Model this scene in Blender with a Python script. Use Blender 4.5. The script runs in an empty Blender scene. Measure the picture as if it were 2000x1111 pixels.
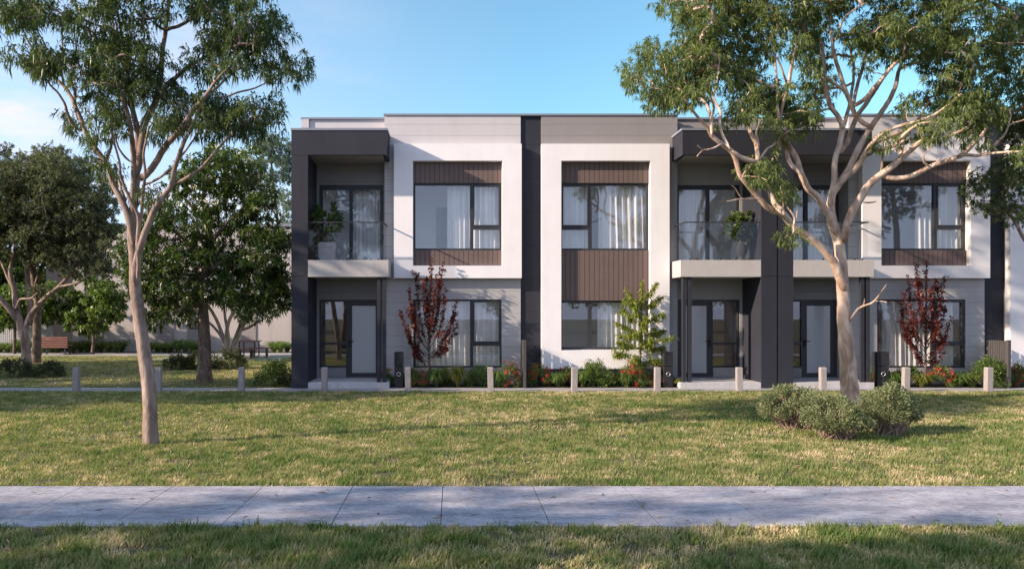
import bpy, math, random
import numpy as np
from mathutils import Vector

# ------------------------------------------------------------------ camera, sky, sun, exposure
S = bpy.context.scene
H = 2.2                      # eye height
F, VX, VY = 1400.0, 885.0, 605.0     # focal length and vanishing point in photo pixels (2000 x 1111)
cam = bpy.data.cameras.new('camera'); camo = bpy.data.objects.new('camera', cam)
S.collection.objects.link(camo); S.camera = camo
camo.location = (0, 0, H); camo.rotation_euler = (math.radians(90), 0, 0)
cam.sensor_width = 36; cam.lens = 36 * F / 2000
cam.shift_x = (1000 - VX) / 2000; cam.shift_y = -(555.5 - VY) / 2000
cam.clip_start = 0.1; cam.clip_end = 2000

SUN_DIR = Vector((3.05, 1.0, -1.449)).normalized()       # the way the light travels
ELEV = math.asin(-SUN_DIR.z); ROT = math.atan2(-SUN_DIR.x, -SUN_DIR.y)
S.view_settings.view_transform = 'Standard'; S.view_settings.look = 'None'
S.view_settings.exposure = 1.0; S.view_settings.gamma = 1
sl = bpy.data.lights.new('sun', 'SUN'); sl.energy = 4.9; sl.angle = math.radians(0.9); sl.color = (1.0, 0.80, 0.64)
so = bpy.data.objects.new('sun', sl); S.collection.objects.link(so)
so.rotation_euler = SUN_DIR.to_track_quat('-Z', 'Y').to_euler(); so.location = (-30, -10, 20)

world = bpy.data.worlds.new('World'); S.world = world; world.use_nodes = True
wt = world.node_tree; wn = wt.nodes; wl = wt.links
bg = wn['Background']; bg.inputs['Strength'].default_value = 0.125
sky = wn.new('ShaderNodeTexSky'); sky.sky_type = 'NISHITA'; sky.sun_disc = False
sky.sun_elevation = ELEV; sky.sun_rotation = ROT; sky.air_density = 1.0; sky.dust_density = 1.2; sky.ozone_density = 3.0
tc = wn.new('ShaderNodeTexCoord')
sep = wn.new('ShaderNodeSeparateXYZ'); wl.new(tc.outputs['Generated'], sep.inputs[0])
mp = wn.new('ShaderNodeMapping'); mp.inputs['Scale'].default_value = (2.2, 2.2, 9.0); wl.new(tc.outputs['Generated'], mp.inputs[0])
nz = wn.new('ShaderNodeTexNoise'); nz.inputs['Scale'].default_value = 1.7; nz.inputs['Detail'].default_value = 7; nz.inputs['Roughness'].default_value = 0.6
wl.new(mp.outputs[0], nz.inputs['Vector'])
cr = wn.new('ShaderNodeValToRGB'); cr.color_ramp.elements[0].position = 0.47; cr.color_ramp.elements[1].position = 0.66
wl.new(nz.outputs['Fac'], cr.inputs[0])
# clouds lie low in the west (towards -X) only
mxr = wn.new('ShaderNodeMapRange'); mxr.inputs['From Min'].default_value = -0.05; mxr.inputs['From Max'].default_value = -0.45
wl.new(sep.outputs['X'], mxr.inputs[0])
mzr = wn.new('ShaderNodeMapRange'); mzr.inputs['From Min'].default_value = 0.62; mzr.inputs['From Max'].default_value = 0.15
wl.new(sep.outputs['Z'], mzr.inputs[0])
m1 = wn.new('ShaderNodeMath'); m1.operation = 'MULTIPLY'; wl.new(mxr.outputs[0], m1.inputs[0]); wl.new(mzr.outputs[0], m1.inputs[1])
m2 = wn.new('ShaderNodeMath'); m2.operation = 'MULTIPLY'; wl.new(m1.outputs[0], m2.inputs[0]); wl.new(cr.outputs[0], m2.inputs[1])
# a thin pale lilac veil of high haze fills the sky low in the west; unseen behind the viewpoint, it is added to tint the fill light
myr = wn.new('ShaderNodeMapRange'); myr.inputs['From Min'].default_value = 0.15; myr.inputs['From Max'].default_value = -0.35; wl.new(sep.outputs['Y'], myr.inputs[0])
vx = wn.new('ShaderNodeMapRange'); vx.inputs['From Min'].default_value = 0.10; vx.inputs['From Max'].default_value = -0.42; wl.new(sep.outputs['X'], vx.inputs[0])
vz = wn.new('ShaderNodeMapRange'); vz.inputs['From Min'].default_value = 0.55; vz.inputs['From Max'].default_value = 0.05; wl.new(sep.outputs['Z'], vz.inputs[0])
v1 = wn.new('ShaderNodeMath'); v1.operation = 'MULTIPLY'; wl.new(vx.outputs[0], v1.inputs[0]); wl.new(vz.outputs[0], v1.inputs[1])
v2 = wn.new('ShaderNodeMath'); v2.operation = 'MAXIMUM'; wl.new(v1.outputs[0], v2.inputs[0]); wl.new(myr.outputs[0], v2.inputs[1])
v3 = wn.new('ShaderNodeMath'); v3.operation = 'MULTIPLY'; v3.inputs[1].default_value = 0.80; wl.new(v2.outputs[0], v3.inputs[0])
veil = wn.new('ShaderNodeMix'); veil.data_type = 'RGBA'; wl.new(v3.outputs[0], veil.inputs[0]); veil.inputs[7].default_value = (3.3, 3.6, 5.3, 1)
m3 = wn.new('ShaderNodeMath'); m3.operation = 'MULTIPLY'; m3.inputs[1].default_value = 0.6; wl.new(m2.outputs[0], m3.inputs[0])
mixc = wn.new('ShaderNodeMix'); mixc.data_type = 'RGBA'
wl.new(m3.outputs[0], mixc.inputs[0]); mixc.inputs[7].default_value = (5.2, 4.2, 3.9, 1)
hue = wn.new('ShaderNodeMix'); hue.data_type = 'RGBA'; hue.blend_type = 'MULTIPLY'; hue.inputs[0].default_value = 1; hue.inputs[7].default_value = (0.98, 1.24, 1.10, 1)
wl.new(sky.outputs[0], hue.inputs[6]); wl.new(hue.outputs[2], veil.inputs[6]); wl.new(veil.outputs[2], mixc.inputs[6]); wl.new(mixc.outputs[2], bg.inputs['Color'])

# ------------------------------------------------------------------ helpers
RNG = np.random.default_rng(11)
random.seed(5)
ORG = {}

def X(px, Y): return (px - VX) * Y / F
def Z(py, Y): return H + (VY - py) * Y / F
def P(px, py, Y): return np.array((X(px, Y), Y, Z(py, Y)))
def YG(py): return F * H / (py - VY)          # distance of a ground point seen at row py

def new_mat(name, col=(0.5, 0.5, 0.5), rough=0.7, var=0.0, scale=3.0, bump=0.0, bscale=30.0, metal=0.0, spec=0.3):
    m = bpy.data.materials.new(name); m.use_nodes = True
    n = m.node_tree.nodes; l = m.node_tree.links; b = n['Principled BSDF']
    b.inputs['Base Color'].default_value = (*col, 1); b.inputs['Roughness'].default_value = rough
    b.inputs['Metallic'].default_value = metal; b.inputs['Specular IOR Level'].default_value = spec
    geo = n.new('ShaderNodeNewGeometry')
    if var > 0:
        t = n.new('ShaderNodeTexNoise'); t.inputs['Scale'].default_value = scale; t.inputs['Detail'].default_value = 6
        t.inputs['Roughness'].default_value = 0.65
        l.new(geo.outputs['Position'], t.inputs['Vector'])
        r = n.new('ShaderNodeValToRGB')
        r.color_ramp.elements[0].position = 0.25; r.color_ramp.elements[1].position = 0.75
        r.color_ramp.elements[0].color = (*[c * (1 - var) for c in col], 1)
        r.color_ramp.elements[1].color = (*[min(1, c * (1 + var)) for c in col], 1)
        l.new(t.outputs['Fac'], r.inputs[0]); l.new(r.outputs[0], b.inputs['Base Color'])
    if bump > 0:
        t2 = n.new('ShaderNodeTexNoise'); t2.inputs['Scale'].default_value = bscale; t2.inputs['Detail'].default_value = 5
        l.new(geo.outputs['Position'], t2.inputs['Vector'])
        bp = n.new('ShaderNodeBump'); bp.inputs['Strength'].default_value = bump; bp.inputs['Distance'].default_value = 0.02
        l.new(t2.outputs['Fac'], bp.inputs['Height']); l.new(bp.outputs[0], b.inputs['Normal'])
    return m

def grooves(m, axis, period, phase, width, depth=0.25):
    """narrow dark shadow-gap lines across a cladding material, along world axis"""
    n = m.node_tree.nodes; l = m.node_tree.links; b = n['Principled BSDF']
    geo = n.new('ShaderNodeNewGeometry'); s = n.new('ShaderNodeSeparateXYZ'); l.new(geo.outputs['Position'], s.inputs[0])
    a = n.new('ShaderNodeMath'); a.operation = 'SUBTRACT'; a.inputs[1].default_value = phase; l.new(s.outputs[axis], a.inputs[0])
    d = n.new('ShaderNodeMath'); d.operation = 'DIVIDE'; d.inputs[1].default_value = period; l.new(a.outputs[0], d.inputs[0])
    f = n.new('ShaderNodeMath'); f.operation = 'FRACT'; l.new(d.outputs[0], f.inputs[0])
    g = n.new('ShaderNodeMath'); g.operation = 'LESS_THAN'; g.inputs[1].default_value = width / period; l.new(f.outputs[0], g.inputs[0])
    mx = n.new('ShaderNodeMix'); mx.data_type = 'RGBA'; l.new(g.outputs[0], mx.inputs[0])
    src = b.inputs['Base Color'].links[0].from_socket if b.inputs['Base Color'].links else None
    if src: l.new(src, mx.inputs[6])
    else: mx.inputs[6].default_value = b.inputs['Base Color'].default_value
    c = b.inputs['Base Color'].default_value
    mx.inputs[7].default_value = (c[0] * depth, c[1] * depth, c[2] * depth, 1)
    l.new(mx.outputs[2], b.inputs['Base Color'])
    return m

def leaf_mat(name, a, b_, trans=0.35, rough=0.5, far=None):
    """foliage: colour runs from a to b with the 'tint' attribute of each leaf"""
    m = bpy.data.materials.new(name); m.use_nodes = True
    n = m.node_tree.nodes; l = m.node_tree.links
    n.remove(n['Principled BSDF']); out = n['Material Output']
    at = n.new('ShaderNodeAttribute'); at.attribute_name = 'tint'
    r = n.new('ShaderNodeValToRGB'); r.color_ramp.elements[0].color = (*a, 1); r.color_ramp.elements[1].color = (*b_, 1)
    if far:
        e = r.color_ramp.elements.new(0.93); e.color = (*b_, 1); r.color_ramp.elements[2].color = (*far, 1)
    l.new(at.outputs['Fac'], r.inputs[0])
    p = n.new('ShaderNodeBsdfPrincipled'); p.inputs['Roughness'].default_value = rough; p.inputs['Specular IOR Level'].default_value = 0.3
    t = n.new('ShaderNodeBsdfTranslucent'); mx = n.new('ShaderNodeMixShader'); mx.inputs[0].default_value = trans
    l.new(r.outputs[0], p.inputs['Base Color'])
    br = n.new('ShaderNodeMix'); br.data_type = 'RGBA'; br.blend_type = 'MULTIPLY'; br.inputs[0].default_value = 1
    l.new(r.outputs[0], br.inputs[6]); br.inputs[7].default_value = (1.25, 1.3, 0.6, 1)
    l.new(br.outputs[2], t.inputs['Color'])
    l.new(p.outputs[0], mx.inputs[1]); l.new(t.outputs[0], mx.inputs[2]); l.new(mx.outputs[0], out.inputs['Surface'])
    return m

def glass_mat(name, f0=0.07, tint=(0.97, 0.98, 0.985)):
    m = bpy.data.materials.new(name); m.use_nodes = True
    n = m.node_tree.nodes; l = m.node_tree.links; n.remove(n['Principled BSDF']); out = n['Material Output']
    t = n.new('ShaderNodeBsdfTransparent'); t.inputs[0].default_value = (*tint, 1)
    g = n.new('ShaderNodeBsdfGlossy'); g.inputs['Roughness'].default_value = 0.0
    f = n.new('ShaderNodeLayerWeight'); f.inputs['Blend'].default_value = 0.5
    p = n.new('ShaderNodeMath'); p.operation = 'POWER'; p.inputs[1].default_value = 5; l.new(f.outputs['Facing'], p.inputs[0])
    k = n.new('ShaderNodeMath'); k.operation = 'MULTIPLY_ADD'; k.inputs[1].default_value = 1 - f0; k.inputs[2].default_value = f0; l.new(p.outputs[0], k.inputs[0])
    mx = n.new('ShaderNodeMixShader'); l.new(k.outputs[0], mx.inputs[0]); l.new(t.outputs[0], mx.inputs[1]); l.new(g.outputs[0], mx.inputs[2])
    l.new(mx.outputs[0], out.inputs['Surface'])
    return m

def tag(o, label=None, cat=None, group=None, kind=None):
    if label: o['label'] = label
    if cat: o['category'] = cat
    if group: o['group'] = group
    if kind: o['kind'] = kind
    return o

def thing(name, loc, label, cat, group=None):
    o = bpy.data.objects.new(name, None); S.collection.objects.link(o)
    o.location = loc; o.empty_display_size = 0.2; ORG[o.name] = np.array(loc, float)
    return tag(o, label, cat, group)

def np_mesh(name, V, Fc, mat, parent=None, smooth=False, tint=None, org=None):
    """V (n,3) world points, Fc list of (k,m) index arrays with m = 3 or 4"""
    V = np.asarray(V, np.float32)
    if org is None: org = ORG[parent.name] if parent else np.zeros(3)
    me = bpy.data.meshes.new(name)
    me.vertices.add(len(V)); me.vertices.foreach_set('co', (V - org).astype(np.float32).ravel())
    loops = np.concatenate([f.ravel() for f in Fc]).astype(np.int32)
    tot = np.concatenate([np.full(len(f), f.shape[1], np.int32) for f in Fc])
    st = np.concatenate([[0], np.cumsum(tot)[:-1]]).astype(np.int32)
    me.loops.add(len(loops)); me.loops.foreach_set('vertex_index', loops)
    me.polygons.add(len(tot)); me.polygons.foreach_set('loop_start', st)
    if smooth: me.polygons.foreach_set('use_smooth', np.ones(len(tot), bool))
    if tint is not None:
        a = me.attributes.new('tint', 'FLOAT', 'POINT'); a.data.foreach_set('value', np.asarray(tint, np.float32))
    me.update(calc_edges=True); me.materials.append(mat)
    o = bpy.data.objects.new(name, me); S.collection.objects.link(o)
    if parent: o.parent = parent
    else: o.location = org
    ORG[o.name] = np.array(org, float)
    return o

class MB:
    """collects boxes, tubes and rings (world coordinates), then links them as ONE mesh object"""
    def __init__(s): s.v = []; s.f = []
    def box(s, x0, x1, y0, y1, z0, z1):
        if x0 > x1: x0, x1 = x1, x0
        b = len(s.v)
        s.v += [(x0, y0, z0), (x1, y0, z0), (x1, y1, z0), (x0, y1, z0), (x0, y0, z1), (x1, y0, z1), (x1, y1, z1), (x0, y1, z1)]
        s.f += [tuple(b + i for i in q) for q in ((0, 3, 2, 1), (4, 5, 6, 7), (0, 1, 5, 4), (1, 2, 6, 5), (2, 3, 7, 6), (3, 0, 4, 7))]
        return s
    def prism(s, pts, y0, y1):       # outline in x,z extruded along y
        b = len(s.v); n = len(pts)
        s.v += [(x, y0, z) for x, z in pts] + [(x, y1, z) for x, z in pts]
        s.f += [tuple(b + i for i in range(n)), tuple(b + n + i for i in reversed(range(n)))]
        s.f += [(b + i, b + n + i, b + n + (i + 1) % n, b + (i + 1) % n) for i in range(n)]
        return s
    def lathe(s, cx, cy, prof, n=20):
        b = len(s.v)
        for r, z in prof:
            for k in range(n):
                a = 2 * math.pi * k / n; s.v.append((cx + r * math.cos(a), cy + r * math.sin(a), z))
        for i in range(len(prof) - 1):
            for k in range(n):
                s.f.append((b + i * n + k, b + i * n + (k + 1) % n, b + (i + 1) * n + (k + 1) % n, b + (i + 1) * n + k))
        s.f.append(tuple(b + k for k in reversed(range(n))))
        s.f.append(tuple(b + (len(prof) - 1) * n + k for k in range(n)))
        return s
    def tube(s, pts, rad, n=8):
        V, Fq = tube_arrays(np.array(pts, float), np.array(rad, float) if hasattr(rad, '__len__') else np.full(len(pts), rad), n)
        b = len(s.v); s.v += [tuple(v) for v in V]; s.f += [tuple(b + i for i in q) for q in Fq]
        return s
    def build(s, name, mat, parent=None, bevel=0.0, smooth=False):
        org = ORG[parent.name] if parent else np.zeros(3)
        me = bpy.data.meshes.new(name)
        me.from_pydata([tuple(np.array(v) - org) for v in s.v], [], s.f); me.update()
        me.materials.append(mat)
        if smooth: me.polygons.foreach_set('use_smooth', np.ones(len(me.polygons), bool))
        o = bpy.data.objects.new(name, me); S.collection.objects.link(o)
        if parent: o.parent = parent
        ORG[o.name] = org
        if bevel > 0:
            bv = o.modifiers.new('edge', 'BEVEL'); bv.width = bevel; bv.segments = 2; bv.limit_method = 'ANGLE'
        return o

def tube_arrays(p, r, n):
    k = len(p); t = np.gradient(p, axis=0); t /= np.linalg.norm(t, axis=1)[:, None] + 1e-9
    up = np.array((0.31, 0.9, 0.12)); a = np.cross(t, up); a /= np.linalg.norm(a, axis=1)[:, None] + 1e-9
    b = np.cross(t, a); th = np.linspace(0, 2 * np.pi, n, endpoint=False)
    V = p[:, None, :] + r[:, None, None] * (np.cos(th)[None, :, None] * a[:, None, :] + np.sin(th)[None, :, None] * b[:, None, :])
    i = np.arange(k - 1)[:, None] * n; j = np.arange(n)[None, :]; jn = (j + 1) % n
    Q = np.stack([i + j, i + jn, i + n + jn, i + n + j], -1).reshape(-1, 4)
    return V.reshape(-1, 3), Q

def smooth_line(pts, step):
    """Catmull-Rom through rows of pts (any columns; the first three are a position)"""
    p = np.array(pts, float); q = np.vstack([2 * p[0] - p[1], p, 2 * p[-1] - p[-2]]); out = []
    for i in range(len(p) - 1):
        a, b, c, d = q[i:i + 4]; m = max(2, int(np.linalg.norm((c - b)[:3]) / step))
        for t in np.linspace(0, 1, m, endpoint=False):
            out.append(0.5 * (2 * b + (c - a) * t + (2 * a - 5 * b + 4 * c - d) * t * t + (3 * b - a - 3 * c + d) * t ** 3))
    out.append(p[-1])
    return np.array(out)

# ------------------------------------------------------------------ materials
M = {}
M['render'] = new_mat('white_render', (0.745, 0.735, 0.742), 0.85, 0.05, 1.2, 0.12, 120)
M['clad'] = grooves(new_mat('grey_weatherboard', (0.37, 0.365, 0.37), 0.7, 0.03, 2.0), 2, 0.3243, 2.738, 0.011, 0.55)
M['fascia'] = grooves(new_mat('pale_fascia_board', (0.48, 0.465, 0.47), 0.75, 0.03, 2.0), 2, 0.3243, 2.738, 0.011, 0.55)
M['clad2'] = new_mat('taupe_wall_board', (0.26, 0.255, 0.262), 0.75, 0.04, 2.0)
M['rec'] = grooves(new_mat('shade_toned_grey_board', (0.20, 0.20, 0.205), 0.75, 0.04, 2.0), 2, 0.3243, 2.738, 0.011, 0.5)  # grey lowered below the wall's own to hold the canopy shade
M['rec2'] = new_mat('shade_toned_taupe_board', (0.26, 0.255, 0.25), 0.75, 0.04, 2.0)  # taupe lowered likewise for the shade under the canopy
M['fascia2'] = grooves(new_mat('taupe_fascia_board', (0.25, 0.236, 0.232), 0.75, 0.03, 2.0), 2, 0.3243, 2.738, 0.011, 0.55)
M['dark'] = new_mat('charcoal_panel', (0.028, 0.030, 0.040), 0.6, 0.10, 1.5, spec=0.2)
M['darkgroove'] = grooves(new_mat('charcoal_wall_board', (0.026, 0.028, 0.037), 0.6, 0.1, 1.5, spec=0.2), 2, 0.98, 0.16, 0.012, 0.35)
M['brown'] = grooves(new_mat('brown_batten_board', (0.135, 0.098, 0.088), 0.6, 0.08, 3.0), 0, 0.141, 0.02, 0.014, 0.16)
M['alu'] = new_mat('dark_aluminium', (0.032, 0.034, 0.040), 0.4, 0.0)
M['flash'] = new_mat('roof_flashing', (0.20, 0.22, 0.27), 0.5)
M['slab'] = new_mat('pale_textured_concrete', (0.42, 0.405, 0.395), 0.9, 0.06, 9.0, 0.55, 45)
M['soffit'] = new_mat('soffit_board', (0.27, 0.262, 0.255), 0.8, 0.02)
M['porch'] = new_mat('porch_concrete', (0.42, 0.42, 0.43), 0.85, 0.12, 5.0, 0.2, 60)
M['plinth'] = new_mat('dark_plinth', (0.035, 0.037, 0.043), 0.8)
M['plaster'] = new_mat('inside_plaster', (0.88, 0.87, 0.86), 0.9)
M['timber'] = new_mat('inside_timber', (0.22, 0.14, 0.085), 0.6, 0.15, 6.0)
M['greydoor'] = new_mat('inside_grey_door', (0.22, 0.225, 0.235), 0.6)
M['glass'] = glass_mat('window_glass', 0.11)
M['balglass'] = glass_mat('balustrade_glass', 0.025, (0.985, 0.99, 0.99))
M['frost'] = new_mat('frosted_glass', (0.36, 0.38, 0.41), 0.12, 0.03, 4.0, spec=0.8)
M['steel'] = new_mat('brushed_steel', (0.6, 0.6, 0.6), 0.3, metal=1.0)
M['black'] = new_mat('black_void', (0.008, 0.008, 0.009), 0.6)
M['letter'] = new_mat('black_powder_coat', (0.022, 0.022, 0.024), 0.5, 0.1, 8.0)
M['post'] = new_mat('weathered_grey_timber', (0.30, 0.275, 0.27), 0.9, 0.3, 7.0, 0.5, 40)
n_ = M['post'].node_tree.nodes
for t_ in [x for x in n_ if x.type == 'TEX_NOISE']:
    mpn = n_.new('ShaderNodeMapping'); mpn.inputs['Scale'].default_value = (6, 6, 0.6)
    src_ = t_.inputs['Vector'].links[0].from_socket
    M['post'].node_tree.links.new(src_, mpn.inputs[0]); M['post'].node_tree.links.new(mpn.outputs[0], t_.inputs['Vector'])
M['slatred'] = new_mat('red_brown_timber_slat', (0.19, 0.082, 0.066), 0.6, 0.15, 6.0)
M['pot'] = new_mat('charcoal_pot', (0.04, 0.04, 0.045), 0.6)
M['palepot'] = new_mat('pale_stone_pot', (0.30, 0.30, 0.31), 0.8, 0.1, 8.0, 0.2, 40)
M['fence'] = new_mat('charcoal_fence_timber', (0.06, 0.058, 0.058), 0.7, 0.15, 10.0)
M['palefence'] = new_mat('grey_fence_paling', (0.42, 0.42, 0.44), 0.8, 0.08, 5.0)
M['bgwall'] = new_mat('taupe_render', (0.44, 0.405, 0.39), 0.9, 0.05, 1.0, 0.1, 60)
M['bgclad'] = grooves(new_mat('taupe_weatherboard', (0.28, 0.255, 0.245), 0.8, 0.05, 2.0), 2, 0.2, 0.0, 0.015, 0.5)

def curtain_mat():
    m = new_mat('white_sheer_curtain', (0.91, 0.90, 0.89), 0.9)
    n = m.node_tree.nodes; l = m.node_tree.links; b = n['Principled BSDF']; out = n['Material Output']
    t = n.new('ShaderNodeBsdfTranslucent'); t.inputs[0].default_value = (0.86, 0.85, 0.83, 1)
    mx = n.new('ShaderNodeMixShader'); mx.inputs[0].default_value = 0.22
    l.new(b.outputs[0], mx.inputs[1]); l.new(t.outputs[0], mx.inputs[2]); l.new(mx.outputs[0], out.inputs['Surface'])
    return m
M['curtain'] = curtain_mat()

def weather(m, amount=0.10):
    n = m.node_tree.nodes; l = m.node_tree.links; b = n['Principled BSDF']; src = b.inputs['Base Color'].links[0].from_socket
    g = n.new('ShaderNodeNewGeometry'); mp_ = n.new('ShaderNodeMapping'); mp_.inputs['Scale'].default_value = (2.2, 2.2, 0.30); l.new(g.outputs['Position'], mp_.inputs[0])
    t = n.new('ShaderNodeTexNoise'); t.inputs['Scale'].default_value = 1.6; t.inputs['Detail'].default_value = 7; t.inputs['Roughness'].default_value = 0.7; l.new(mp_.outputs[0], t.inputs['Vector'])
    r = n.new('ShaderNodeValToRGB'); r.color_ramp.elements[0].position = 0.30; r.color_ramp.elements[1].position = 0.52
    r.color_ramp.elements[0].color = (1 - amount * 1.0, 1 - amount * 1.05, 1 - amount * 1.15, 1); r.color_ramp.elements[1].color = (1, 1, 1, 1); l.new(t.outputs['Fac'], r.inputs[0])
    x = n.new('ShaderNodeMix'); x.data_type = 'RGBA'; x.blend_type = 'MULTIPLY'; x.inputs[0].default_value = 1; l.new(src, x.inputs[6]); l.new(r.outputs[0], x.inputs[7]); l.new(x.outputs[2], b.inputs['Base Color'])
for k_, a_ in (('render', 0.045), ('clad', 0.06), ('fascia', 0.045), ('fascia2', 0.05), ('slab', 0.10), ('dark', 0.12), ('bgwall', 0.15), ('porch', 0.2)): weather(M[k_], a_)

def bark_mat(name, c1, c2, c3, stretch=0.35, scale=5.0):
    m = bpy.data.materials.new(name); m.use_nodes = True
    n = m.node_tree.nodes; l = m.node_tree.links; b = n['Principled BSDF']; b.inputs['Roughness'].default_value = 0.85
    b.inputs['Specular IOR Level'].default_value = 0.2
    g = n.new('ShaderNodeNewGeometry'); mpg = n.new('ShaderNodeMapping'); mpg.inputs['Scale'].default_value = (1, 1, stretch)
    l.new(g.outputs['Position'], mpg.inputs[0])
    t = n.new('ShaderNodeTexNoise'); t.inputs['Scale'].default_value = scale; t.inputs['Detail'].default_value = 8; t.inputs['Roughness'].default_value = 0.62
    t.inputs['Distortion'].default_value = 0.6
    l.new(mpg.outputs[0], t.inputs['Vector'])
    r = n.new('ShaderNodeValToRGB'); e = r.color_ramp.elements
    e[0].position = 0.33; e[0].color = (*c1, 1); e[1].position = 0.67; e[1].color = (*c3, 1); k = e.new(0.5); k.color = (*c2, 1)
    l.new(t.outputs['Fac'], r.inputs[0]); l.new(r.outputs[0], b.inputs['Base Color'])
    t2 = n.new('ShaderNodeTexNoise'); t2.inputs['Scale'].default_value = scale * 6; t2.inputs['Detail'].default_value = 6; l.new(mpg.outputs[0], t2.inputs['Vector'])
    bp = n.new('ShaderNodeBump'); bp.inputs['Strength'].default_value = 0.55; bp.inputs['Distance'].default_value = 0.02
    l.new(t2.outputs['Fac'], bp.inputs['Height']); l.new(bp.outputs[0], b.inputs['Normal'])
    return m
M['gumbark'] = bark_mat('smooth_gum_bark', (0.13, 0.095, 0.08), (0.24, 0.175, 0.145), (0.37, 0.30, 0.26))
M['gumbark2'] = bark_mat('smooth_pinkish_gum_bark', (0.25, 0.16, 0.11), (0.46, 0.335, 0.255), (0.62, 0.51, 0.43))
M['rough'] = bark_mat('rough_brown_bark', (0.06, 0.045, 0.035), (0.13, 0.095, 0.07), (0.20, 0.16, 0.125), 0.5, 9.0)
M['stem'] = bark_mat('grey_stem_bark', (0.12, 0.10, 0.085), (0.22, 0.19, 0.165), (0.32, 0.28, 0.25))
M['twig'] = bark_mat('dark_twig_bark', (0.05, 0.035, 0.03), (0.10, 0.07, 0.06), (0.15, 0.11, 0.09))
M['shrubwood'] = bark_mat('pale_shrub_stem', (0.16, 0.11, 0.085), (0.28, 0.20, 0.16), (0.38, 0.29, 0.24))

# ------------------------------------------------------------------ leaves and trees
def leaves(base, d, length, width, droop, rng, arch=0.25):
    """one folded 4-point leaf per base point; returns V, [tris]"""
    n = len(base); d = d / (np.linalg.norm(d, axis=1)[:, None] + 1e-9)
    side = np.cross(d, np.array((0, 0, 1.0))) + rng.normal(0, 0.55, (n, 3)); side -= d * np.sum(side * d, 1)[:, None]
    side /= np.linalg.norm(side, axis=1)[:, None] + 1e-9
    L = length[:, None]; W = width[:, None] * 0.5
    mid = base + d * L * 0.48 + np.array((0, 0, 1.0)) * L * arch * 0.35
    tip = base + d * L + np.array((0, 0, -1.0)) * L * droop
    V = np.stack([base, mid - side * W, mid + side * W, tip], 1).reshape(-1, 3)
    i = np.arange(n)[:, None] * 4
    return V, np.concatenate([i + np.array([[0, 2, 1]]), i + np.array([[1, 2, 3]])])

def ball(rng, n):
    v = rng.normal(size=(n, 3)); v /= np.linalg.norm(v, axis=1)[:, None]
    return v * rng.random(n)[:, None] ** (1 / 3)

LEAFKIND = {   # tufts per cluster, leaves per tuft, length, width, droop, down bias, cluster radius
    'gum':   dict(tufts=8, per=13, L=0.150, W=0.026, droop=0.45, down=-0.05, R=0.26, arch=0.5),
    'gum2':  dict(tufts=12, per=13, L=0.150, W=0.028, droop=0.25, down=-0.75, R=0.36, arch=0.2),
    'fine':  dict(tufts=9, per=16, L=0.16, W=0.045, droop=0.1, down=-0.1, R=0.45, arch=0.1),
    'whorl': dict(tufts=7, per=12, L=0.19, W=0.060, droop=0.25, down=0.15, R=0.30, arch=0.3),
    'broad': dict(tufts=8, per=10, L=0.17, W=0.095, droop=0.25, down=-0.1, R=0.32, arch=0.1),
    'cheap': dict(tufts=7, per=10, L=0.34, W=0.12, droop=0.2, down=-0.2, R=0.6, arch=0.1),
}

def foliage(centres, kind, rng, scale=1.0, dens=1.0):
    k = LEAFKIND[kind]; C = np.asarray(centres); n = len(C); nt = max(2, int(k['tufts'] * dens)); per = k['per']
    tint_c = rng.random(n)
    off = ball(rng, n * nt).reshape(n, nt, 3) * k['R'] * scale; off[:, :, 2] *= 0.75
    T = (C[:, None, :] + off).reshape(-1, 3); O = (off / (k['R'] * scale)).reshape(-1, 3)
    tt = np.repeat(tint_c, nt) * 0.5 + rng.random(n * nt) * 0.3
    B = np.repeat(T, per, 0) + rng.normal(0, 0.025 * scale, (len(T) * per, 3))
    D = np.repeat(O, per, 0) * 0.7 + rng.normal(0, 0.7, (len(B), 3)) + np.array((0, 0, k['down']))
    L = k['L'] * scale * rng.uniform(0.6, 1.15, len(B)); W = k['W'] * scale * rng.uniform(0.75, 1.2, len(B))
    V, Fc = leaves(B, D, L, W, k['droop'] * rng.uniform(0.6, 1.4, len(B))[:, None], rng, k['arch'])
    tint = np.repeat(np.clip(np.repeat(tt, per) + rng.random(len(B)) * 0.25, 0, 1), 4)
    return V, Fc, tint

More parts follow.
